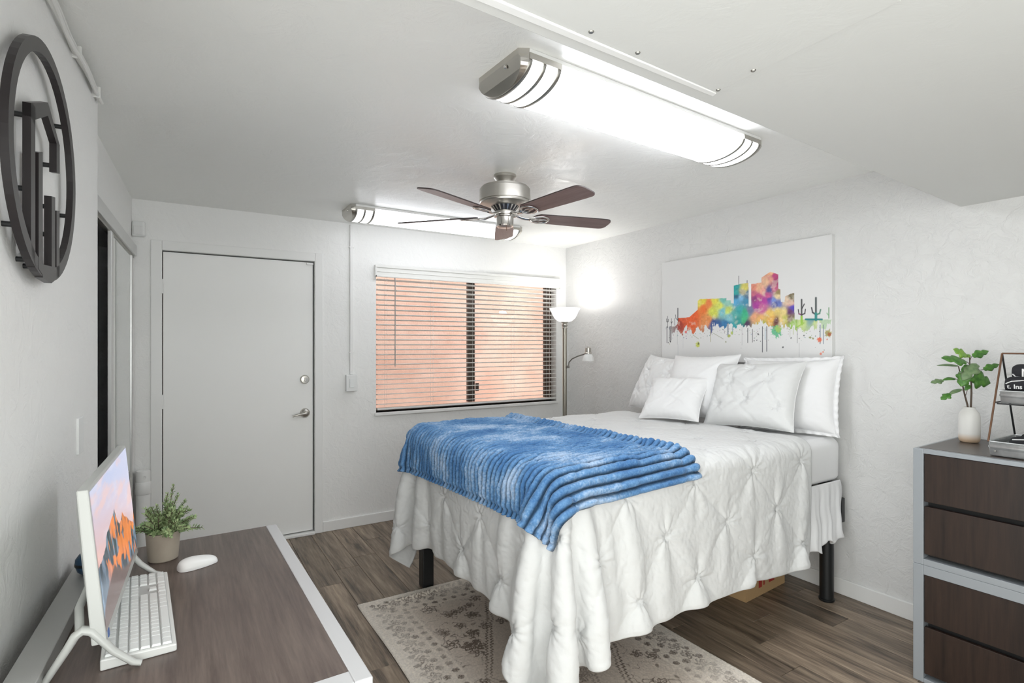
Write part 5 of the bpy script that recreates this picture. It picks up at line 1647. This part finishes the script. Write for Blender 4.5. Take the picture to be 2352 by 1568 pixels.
# ------------------------------------------------------------------ pillows
def pillow(name, label, base, w, h, t, yaw, lean, seed, kind='plain', roll=0.0, m_=None):
    """stands on its lower edge at base; face turned towards -X then yawed, leaning back by lean"""
    n = 64
    u_ = np.linspace(-1, 1, n)
    U_, V_ = np.meshgrid(u_, u_, indexing='ij')
    ex = 1 - 0.10 * (1 - np.abs(V_) ** 2) * np.abs(U_) ** 3 * 0.9
    ey = 1 - 0.09 * (1 - np.abs(U_) ** 2) * np.abs(V_) ** 3 * 0.9
    xx = U_ * ex * w / 2
    yy = V_ * ey * h / 2
    prof = (np.clip(1 - U_ ** 4, 0, 1) * np.clip(1 - V_ ** 4, 0, 1)) ** 0.62
    wr = fbm(U_ * w / 2 + seed, V_ * h / 2, 11, 4, seed + 200) - 0.5
    rad = np.abs(fbm(U_ * w / 2 * 1.0, V_ * h / 2, 7, 3, seed + 300) - 0.5)
    zt = t / 2 * prof * (1 + 0.10 * wr) + 0.008 * wr * prof
    sr = np.random.default_rng(seed + 500)
    for q in range(9):
        fu, fv, fa_ = sr.uniform(-0.8, 0.8), sr.uniform(-0.8, 0.8), sr.uniform(0, PI)
        du_, dv_ = (U_ - fu) * w / 2, (V_ - fv) * h / 2
        al, ac = du_ * math.cos(fa_) + dv_ * math.sin(fa_), -du_ * math.sin(fa_) + dv_ * math.cos(fa_)
        ac = ac + 0.25 * al * al * 4
        zt += prof * sr.uniform(0.003, 0.007) * np.exp(-(ac / 0.010) ** 2 - (al / 0.09) ** 2) * (1 if q % 2 else -1)
    # seam puckers near the edges
    ed_ = np.minimum(1 - np.abs(U_), 1 - np.abs(V_))
    per = np.arctan2(V_, U_)
    zt += 0.003 * np.sin(per * 34 + seed) * np.exp(-ed_ / 0.12) * sstep(0, 0.03, ed_)
    if kind == 'pintuck':
        for (tu, tv) in [(-0.42, 0.35), (0.42, 0.30), (0.0, -0.25), (0.62, -0.42), (-0.66, -0.40), (0.02, 0.72)]:
            dx, dy = (U_ - tu) * w / 2, (V_ - tv) * h / 2
            r_ = np.sqrt(dx * dx + dy * dy) + 1e-6
            th = np.arctan2(dy, dx)
            zt += np.cos(th * 8 + 1.5 * np.sin(th * 2 + tu * 9)) * 0.0058 * np.exp(-r_ / 0.055) * sstep(0.003, 0.02, r_) - 0.022 * np.exp(-(r_ / 0.026) ** 2)
        c1 = np.abs((U_ * 1.2 + V_)) * 0.7
        c2 = np.abs((U_ * 1.2 - V_ * 1.0 - 0.55)) * 0.7
        zt -= 0.006 * prof * (np.exp(-(c1 / 0.05) ** 2) + np.exp(-(c2 / 0.05) ** 2))
    PF = np.stack([xx, yy, zt], -1)
    PB = np.stack([xx, yy, -t / 2 * prof * 0.8], -1)
    root = thing(name, label, 'pillow', base, 0, None)
    # local face frame: width along +Y, height up, thickness to -X
    M_ = Matrix.Rotation(yaw, 4, 'Z') @ Matrix.Rotation(lean, 4, 'Y') @ Matrix.Rotation(roll, 4, 'X')
    Mn = np.array(M_)[:3, :3]

    def to(Pq):
        Q = np.stack([-Pq[..., 2], Pq[..., 0], Pq[..., 1] + h / 2], -1)
        return Q @ Mn.T
    mm = m_ or LINENS
    body = MB().grid(to(PF)).grid(to(PB), flip=True)
    body.build('pillow_cover', mm, root, fix=True)
    # piped seam round the edge
    loop = [(xx[i, 0], yy[i, 0]) for i in range(0, n, 3)] + [(xx[-1, j], yy[-1, j]) for j in range(0, n, 3)] + \
           [(xx[i, -1], yy[i, -1]) for i in range(n - 1, -1, -3)] + [(xx[0, j], yy[0, j]) for j in range(n - 1, -1, -3)]
    if kind == 'sham':
        fl_ = np.zeros((len(loop) * 3, 4, 3))
        for i in range(len(loop) * 3):
            p = np.array(loop[(i // 3) % len(loop)]); q = np.array(loop[(i // 3 + 1) % len(loop)])
            c_ = p + (q - p) * (i % 3) / 3
            d_ = c_ / (np.linalg.norm(c_) + 1e-9)
            for j in range(4):
                r_ = j / 3 * 0.026
                fl_[i, j] = (c_[0] + d_[0] * r_, c_[1] + d_[1] * r_, 0.006 * (j / 3) * math.sin(i * 1.1))
        fl_ = np.concatenate([fl_, fl_[:1]], 0)
        fo_ = MB().grid(to(fl_)).build('flange', mm, root)
        so_ = fo_.modifiers.new('solid', 'SOLIDIFY'); so_.thickness = 0.003
    else:
        pts = [tuple(to(np.array([p[0], p[1], 0.0]))) for p in loop]
        pts.append(pts[0])
        MB().tube(pts, 0.0022, 6, cap=False).build('seam', mm, root)
    return root


ZP = MZ1 + 0.015
pillow('pillow', 'white sham leaning on the wall, farthest left and partly hidden by the square pillow', (2.885, 2.82, ZP + 0.01), 0.52, 0.44, 0.16, R(-8), R(26), 1, 'pintuck', R(3))
pillow('pillow', 'white square pillow leaning behind the small throw pillow', (2.83, 2.40, ZP + 0.015), 0.51, 0.45, 0.17, R(2), R(24), 2, 'plain', R(-2))
pillow('pillow', 'white rectangular pillow nearest the dresser, leaning on the wall at the bed edge', (2.98, 1.845, ZP + 0.002), 0.54, 0.42, 0.13, R(6), R(13), 5, 'sham', R(-2), SHEET)
pillow('pillow', 'white pintuck sham with a pinched star, in front of the pillow nearest the dresser', (2.78, 1.965, ZP + 0.012), 0.56, 0.42, 0.17, R(3), R(26), 4, 'pintuck', R(-3), LINEN)
pillow('throw_pillow', 'small plain white throw pillow lying in front of the other pillows', (2.615, 2.40, ZP + 0.022), 0.40, 0.34, 0.13, R(16), R(42), 3, 'plain', R(-2))

# ------------------------------------------------------------------ cardboard box under the bed
cx_ = thing('cardboard_box', 'brown cardboard box with red print pushed under the bed', 'box', (2.64, 1.86, 0.001), R(5))
bxm = MB()
bxm.box((0, 0, 0), (0.42, 0.005, 0.24)).box((0, 0.005, 0), (0.005, 0.325, 0.24)).box((0.415, 0.005, 0), (0.42, 0.325, 0.24)).box((0.005, 0.32, 0), (0.415, 0.325, 0.24)).box((0.005, 0.005, 0), (0.415, 0.32, 0.005))
bxm.build('box_walls', CARD, cx_)
MB().box((0.001, 0.001, 0.2402), (0.209, 0.324, 0.244)).build('flap', CARD, cx_)
MB().box((0.211, 0.001, 0.2402), (0.419, 0.324, 0.244)).build('flap', CARD, cx_)
for (a, b_, c, d) in [(0.13, 0.165, 0.045, 0.14), (0.24, 0.30, 0.05, 0.16), (0.18, 0.195, 0.05, 0.11)]:
    MB().box((a, -0.0006, c), (b_, 0.0002, d)).build('red_print', REDP, cx_)

# ------------------------------------------------------------------ stacked drawer units
DRX, DRY = 2.654, 1.072
RZ = R(2.0)
W_, DP = 0.80, 0.50


def drawer_unit(label, z0, hgt, topbar, botbar, has_top, gap_from_top):
    t = thing('drawer_unit', label, 'drawers', (DRX, DRY, z0), RZ, None)
    st_ = 0.037
    MB().box((0, -st_, 0), (DP, 0, hgt)).build('side_panel', SILVER, t, bevel=0.002)
    MB().box((0, -W_, 0), (DP, -W_ + st_, hgt)).build('side_panel', SILVER, t, bevel=0.002)
    MB().box((0.0, -W_ + st_, hgt - topbar), (0.03 if has_top else DP, -st_, hgt)).build('top_rail', SILVER, t, bevel=0.0015)
    MB().box((0.0, -W_ + st_, 0.0), (DP, -st_, botbar)).build('bottom_rail', SILVER, t, bevel=0.0015)
    if has_top:
        MB().box((0.028, -W_ + 0.012, hgt - 0.016), (DP, -0.012, hgt + 0.0012)).build('top_panel', DTOPW, t, bevel=0.001)
    MB().box((DP - 0.012, -W_ + st_, botbar), (DP, -st_, hgt - topbar)).build('back_panel', SILVER, t)
    MB().box((0.05, -W_ + st_, botbar), (0.055, -st_, hgt - topbar)).build('recess', DARKGAP, t)
    # two drawers; a finger gap under each
    zt = hgt - topbar - 0.002
    zb = botbar
    H2 = (zt - zb) / 2
    for q in range(2):
        z1 = zt - q * H2
        z2 = z1 - H2 + 0.020
        d = MB().box((0.004, -W_ + st_ + 0.002, z2), (0.022, -st_ - 0.002, z1)).build('drawer', DRAWW, t, bevel=0.0015)
        MB().box((0.0225, -W_ + st_ + 0.012, z2 + 0.002), (0.40, -st_ - 0.012, z1 - 0.03)).build('drawer_box', DARKGAP, d)
    return t


drawer_unit('upper two-drawer unit with dark brown drawer fronts, stacked on its twin', 0.4935, 0.4855, 0.018, 0.026, True, 0)
drawer_unit('lower two-drawer unit with dark brown drawer fronts, standing on the floor', 0.0, 0.493, 0.040, 0.018, False, 0)

# ------------------------------------------------------------------ vase with fig branch
ZT = 0.9815
vs = thing('vase', 'white ceramic bottle vase with tan foot holding a fig branch', 'vase', (3.018, 1.000, ZT))
MB().lathe([(r_ * 0.83, z_) for r_, z_ in [(0.0, 0.0), (0.038, 0.0), (0.043, 0.004), (0.0465, 0.014), (0.047, 0.03), (0.047, 0.108), (0.0455, 0.120), (0.041, 0.132), (0.033, 0.143), (0.027, 0.149), (0.0265, 0.156), (0.0235, 0.156), (0.0225, 0.15), (0.0, 0.14)]], 44).build('vase_body', VASE, vs)
fg = thing('fig_branch', 'green artificial fig branch with lobed leaves standing in the white vase', 'plant', (3.018, 1.000, ZT + 0.142))
Mf = Vector((3.018, 1.000, ZT + 0.142))


def br(pts, r0, r1):
    pts = [Vector(p) - Mf for p in pts]
    n_ = len(pts)
    MB().tube(pts, [r0 + (r1 - r0) * i / (n_ - 1) for i in range(n_)], 8).build('stem', STEM, fg)


br([(3.012, 1.002, 1.125), (3.005, 1.003, 1.15), (2.994, 1.008, 1.189), (2.985, 1.013, 1.234), (2.973, 1.018, 1.286), (2.955, 1.018, 1.321)], 0.0042, 0.0022)
br([(3.018, 0.995, 1.125), (3.020, 0.993, 1.2), (3.018, 0.993, 1.244), (3.012, 0.994, 1.29), (3.008, 0.995, 1.335), (3.000, 0.993, 1.366)], 0.0042, 0.0020)


def leaf(base, tip, wid, lobes, m_, curve=0.1, twist=0.0, root=None):
    base, tip = Vector(base) - Mf, Vector(tip) - Mf
    ax = tip - base
    L_ = ax.length
    d = ax.normalized()
    cam_dir = Vector((-0.9, -0.25, 0.35)) if abs(d.z) < 0.9 else Vector((-1, 0, 0))
    side = d.cross(cam_dir).normalized()
    side = Matrix.Rotation(twist, 3, d) @ side
    nrm = side.cross(d).normalized()
    n = 22
    m = MB()
    rowsL = []
    for i in range(n + 1):
        t = i / n
        w = math.sin(PI * min(1, t ** 0.7)) ** 0.8
        if lobes:
            w *= 0.62 + 0.46 * abs(math.cos(t * PI * 2.4 + 0.25)) ** 1.2
        w = w * wid * 0.5 + 0.0006
        c = base + d * (L_ * t) + nrm * (curve * L_ * math.sin(PI * t) * 0.6)
        rowsL.append([c - side * w + nrm * w * -0.25, c - side * w * 0.5 + nrm * w * 0.02, c, c + side * w * 0.5 + nrm * w * 0.02, c + side * w - nrm * w * 0.25])
    Pq = np.array([[tuple(p) for p in r_] for r_ in rowsL])
    m.grid(Pq)
    o = m.build('leaf', m_, fg, fix=False)
    so_ = o.modifiers.new('solid', 'SOLIDIFY'); so_.thickness = 0.0012
    if root is not None:
        rt = Vector(root) - Mf
        mid = (rt + base) / 2 + Vector((0, 0, 0.006))
        MB().tube([rt, mid, base], 0.0013, 6).build('petiole', STEM, fg)
    return o


leaf((2.952, 0.988, 1.368), (2.905, 1.020, 1.398), 0.046, True, LEAFY, 0.1, 0.4, (3.004, 0.993, 1.352))
leaf((3.020, 0.990, 1.366), (3.083, 0.953, 1.389), 0.036, True, LEAFM, 0.12, 0.3, (3.006, 0.994, 1.345))
leaf((2.925, 0.980, 1.343), (2.825, 1.035, 1.359), 0.058, True, LEAFM, 0.1, 0.4, (3.010, 0.995, 1.322))
leaf((3.001, 1.036, 1.322), (2.926, 1.088, 1.322), 0.022, False, LEAFG, 0.1, 0.7, (2.975, 1.018, 1.280))
leaf((3.012, 0.948, 1.308), (3.069, 0.912, 1.331), 0.030, True, LEAFM, 0.1, 0.3, (3.014, 0.993, 1.285))
leaf((2.954, 1.030, 1.265), (2.905, 1.060, 1.257), 0.022, False, LEAFM, 0.2, 0.5, (2.985, 1.013, 1.240))
leaf((2.908, 1.058, 1.258), (2.863, 1.088, 1.246), 0.030, True, LEAFG, 0.1, 0.3)
leaf((2.945, 0.952, 1.335), (2.880, 0.978, 1.262), 0.060, True, LEAFG, 0.15, 0.1, (3.010, 0.994, 1.31))
leaf((2.925, 0.975, 1.300), (2.900, 0.990, 1.235), 0.062, True, LEAFM, 0.1, -0.2, (2.980, 1.012, 1.262))
leaf((2.905, 0.990, 1.302), (2.960, 0.958, 1.330), 0.034, True, LEAFM, 0.1, 0.5)
leaf((2.952, 0.966, 1.272), (3.014, 0.925, 1.249), 0.074, True, LEAFM, 0.1, 0.2, (3.015, 0.993, 1.262))
leaf((2.954, 1.008, 1.220), (2.905, 1.038, 1.193), 0.024, False, LEAFG, 0.15, 0.5, (2.992, 1.009, 1.196))
leaf((2.912, 1.034, 1.200), (2.880, 1.055, 1.172), 0.036, True, LEAFM, 0.1, 0.3)
leaf((2.990, 0.989, 1.372), (2.964, 1.003, 1.362), 0.022, False, LEAFY, 0.1, 0.3)
leaf((2.987, 0.989, 1.238), (2.970, 0.999, 1.214), 0.020, False, LEAFM, 0.1, 0.2, (2.996, 1.007, 1.185))
leaf((2.945, 1.005, 1.300), (2.935, 1.004, 1.245), 0.034, True, LEAFG, 0.1, 0.0, (2.975, 1.016, 1.275))

# ------------------------------------------------------------------ two-tier metal tray stand
ty0, ty1 = 0.842, 0.42
ts = thing('tiered_tray', 'two-tier galvanised tray stand with rusty wire frame on the dresser', 'tray stand', (2.86, 0.63, ZT))
O = Vector((2.86, 0.63, ZT))


def tray(x0, x1, y0, y1, z0, z1, nm):
    t = MB()
    n = 4
    e = 0.0014

    def wallp(pa, pb, inward):
        ax = (pb - pa); Lw = ax.length; ax.normalize()
        k_ = 12
        Q = np.zeros((2, k_ + 1, 3))
        for i, p in enumerate((pa, pb)):
            for j in range(k_ + 1):
                zz = z0 + (z1 - z0) * j / k_
                cor = 0.0035 * max(0, math.sin((j / k_) * PI * 4)) if 0.25 < j / k_ < 1.0 else 0
                q_ = Vector((p.x, p.y, zz)) - inward * (cor + 0.004 * j / k_)
                Q[i, j] = tuple(q_ - O)
        t.grid(Q)
    c = [Vector((x0, y0, 0)), Vector((x1, y0, 0)), Vector((x1, y1, 0)), Vector((x0, y1, 0))]
    cen = Vector(((x0 + x1) / 2, (y0 + y1) / 2, 0))
    for i in range(4):
        a, b_ = c[i], c[(i + 1) % 4]
        inn = (cen - (a + b_) / 2).normalized()
        wallp(a, b_, inn)
    o = t.build(nm, GALV, ts)
    so_ = o.modifiers.new('solid', 'SOLIDIFY'); so_.thickness = 0.0016
    MB().box((x0 - O.x, min(y0, y1) - O.y, z0 - O.z), (x1 - O.x, max(y0, y1) - O.y, z0 - O.z + 0.002)).build('tray_floor', GALV, o)
    rim_ = [Vector((x0 - 0.004, y0 + 0.004, z1)), Vector((x1 + 0.004, y0 + 0.004, z1)), Vector((x1 + 0.004, y1 - 0.004, z1)), Vector((x0 - 0.004, y1 - 0.004, z1)), Vector((x0 - 0.004, y0 + 0.004, z1))]
    rm = MB()
    for i in range(4):
        rm.tube([rim_[i] - O, rim_[i + 1] - O], 0.0026, 8)
    rm.build('tray_rim', GALV, o)
    return o


tray(2.722, 2.995, ty0 - 0.006, ty1, ZT + 0.0012, ZT + 0.056, 'lower_tray')
tray(2.785, 2.935, ty0 - 0.020, ty1 + 0.01, 1.186, 1.234, 'upper_tray')
for yy, sgn in ((ty0 - 0.002, 1), (ty1 - 0.004, -1)):
    ap = Vector((2.86, yy, 1.382))
    MB().tube([Vector((2.716, yy, 1.036)) - O, ap - O], 0.0036, 8).build('frame_wire', BRASSY, ts)
    MB().tube([Vector((3.003, yy, 1.036)) - O, ap - O], 0.0036, 8).build('frame_wire', BLACKM, ts)
    MB().tube([Vector((2.779, yy, 1.186)) - O, Vector((2.941, yy, 1.186)) - O], 0.003, 8).build('cross_wire', BLACKM, ts)
MB().tube([Vector((2.86, ty0 - 0.002, 1.382)) - O, Vector((2.86, ty1 - 0.004, 1.382)) - O], 0.0034, 8).build('top_wire', BRASSY, ts)
MB().tube([Vector((2.779, ty0 - 0.01, 1.183)) - O, Vector((2.779, ty1, 1.183)) - O], 0.003, 8).build('cross_wire', BLACKM, ts)
MB().lathe([(0, 0.003), (0.003, 0.0025), (0.0035, 0)], 10, M=Matrix.Translation(Vector((2.719, 0.820, ZT + 0.02)) - O) @ Matrix.Rotation(-PI / 2, 4, 'Y')).build('rivet', NICKELD, ts)


def cloth_roll(name, label, c, length, r, rx_=1.0, seed=0, spiral=True):
    t = thing(name, label, 'shirt', c, 0, None)
    n, k_ = 20, 36
    P_ = np.zeros((n, k_ + 1, 3))
    for i in range(n):
        y_ = length * (0.5 - i / (n - 1))
        endf = (1 - abs(2 * i / (n - 1) - 1) ** 10) ** 0.5 * 0.25 + 0.75
        for j in range(k_ + 1):
            a = 2 * PI * j / k_
            rr = r * endf * (1 + 0.05 * math.sin(3 * a + seed) + 0.03 * math.sin(y_ * 60 + a * 2))
            P_[i, j] = (rr * rx_ * math.cos(a), y_, rr * math.sin(a))
    m_ = MB().grid(P_)
    for i in (0, n - 1):
        o_ = len(m_.v)
        m_.v += [tuple(p) for p in P_[i, :-1]]
        m_.f.append(tuple(range(o_, o_ + k_))); m_.s.append(False)
    m_.build('shirt_body', BLACKCLOTH, t)
    return t


r1 = cloth_roll('rolled_shirt', 'black folded shirt with a white letter, top of the pile in the upper tray', (2.868, 0.705, 1.306), 0.20, 0.034, 1.1, 1)
r2 = cloth_roll('rolled_shirt', 'black rolled shirt lettered "t. Ins" in the front of the upper tray', (2.830, 0.700, 1.2585), 0.235, 0.031, 0.95, 2)
r3 = cloth_roll('rolled_shirt', 'black rolled shirt at the back left of the upper tray', (2.895, 0.715, 1.236), 0.205, 0.034, 0.9, 3)
r4 = cloth_roll('rolled_shirt', 'black rolled shirt with a white stripe in the front of the lower tray', (2.790, 0.640, 1.024), 0.30, 0.036, 1.2, 4)
r5 = cloth_roll('rolled_shirt', 'black rolled shirt at the back of the lower tray', (2.915, 0.640, 1.026), 0.30, 0.038, 1.3, 5)


def lettering(text, size, name, m_, parent, loc, rot, extrude=0.0006, squash=1.0):
    cu = bpy.data.curves.new(name, 'FONT')
    cu.body = text
    cu.size = size
    cu.extrude = extrude
    cu.offset = size * 0.015
    tmp = bpy.data.objects.new(name + '_tmp', cu)
    COL.objects.link(tmp)
    dg = bpy.context.evaluated_depsgraph_get()
    me = bpy.data.meshes.new_from_object(tmp.evaluated_get(dg))
    bpy.data.objects.remove(tmp)
    me.materials.clear()
    me.materials.append(m_)
    o = bpy.data.objects.new(name, me)
    COL.objects.link(o)
    o.parent = parent
    o.location = loc
    o.rotation_euler = rot
    return o


# text faces -X, reads along -Y
ROTT = Matrix(((0, 0, -1), (-1, 0, 0), (0, 1, 0))).to_euler()
lettering('t. Ins', 0.0235, 'lettering', WHITEINK, r2, (-0.0315, 0.107, -0.014), ROTT)
lettering('N', 0.044, 'lettering', WHITEINK, r1, (-0.0395, 0.068, -0.014), ROTT)
MB().tube([(-0.030, 0.096, -0.006), (-0.0365, 0.085, -0.016), (-0.037, 0.06, -0.018), (-0.037, -0.04, -0.020)], 0.0022, 6).build('white_edge', WHITEINK, r1)
MB().tube([(-0.028, 0.112, 0.004), (-0.026, 0.095, 0.014), (-0.023, 0.06, 0.019), (-0.022, 0.0, 0.021)], 0.002, 6).build('white_edge', WHITEINK, r2)
MB().tube([(-0.030, 0.14, 0.024), (-0.020, 0.06, 0.033), (-0.020, -0.05, 0.034)], 0.002, 6).build('white_stripe', WHITEINK, r4)
MB().tube([(-0.030, 0.12, 0.030), (-0.010, 0.05, 0.039), (-0.010, -0.05, 0.040)], 0.002, 6).build('white_stripe', WHITEINK, r5)
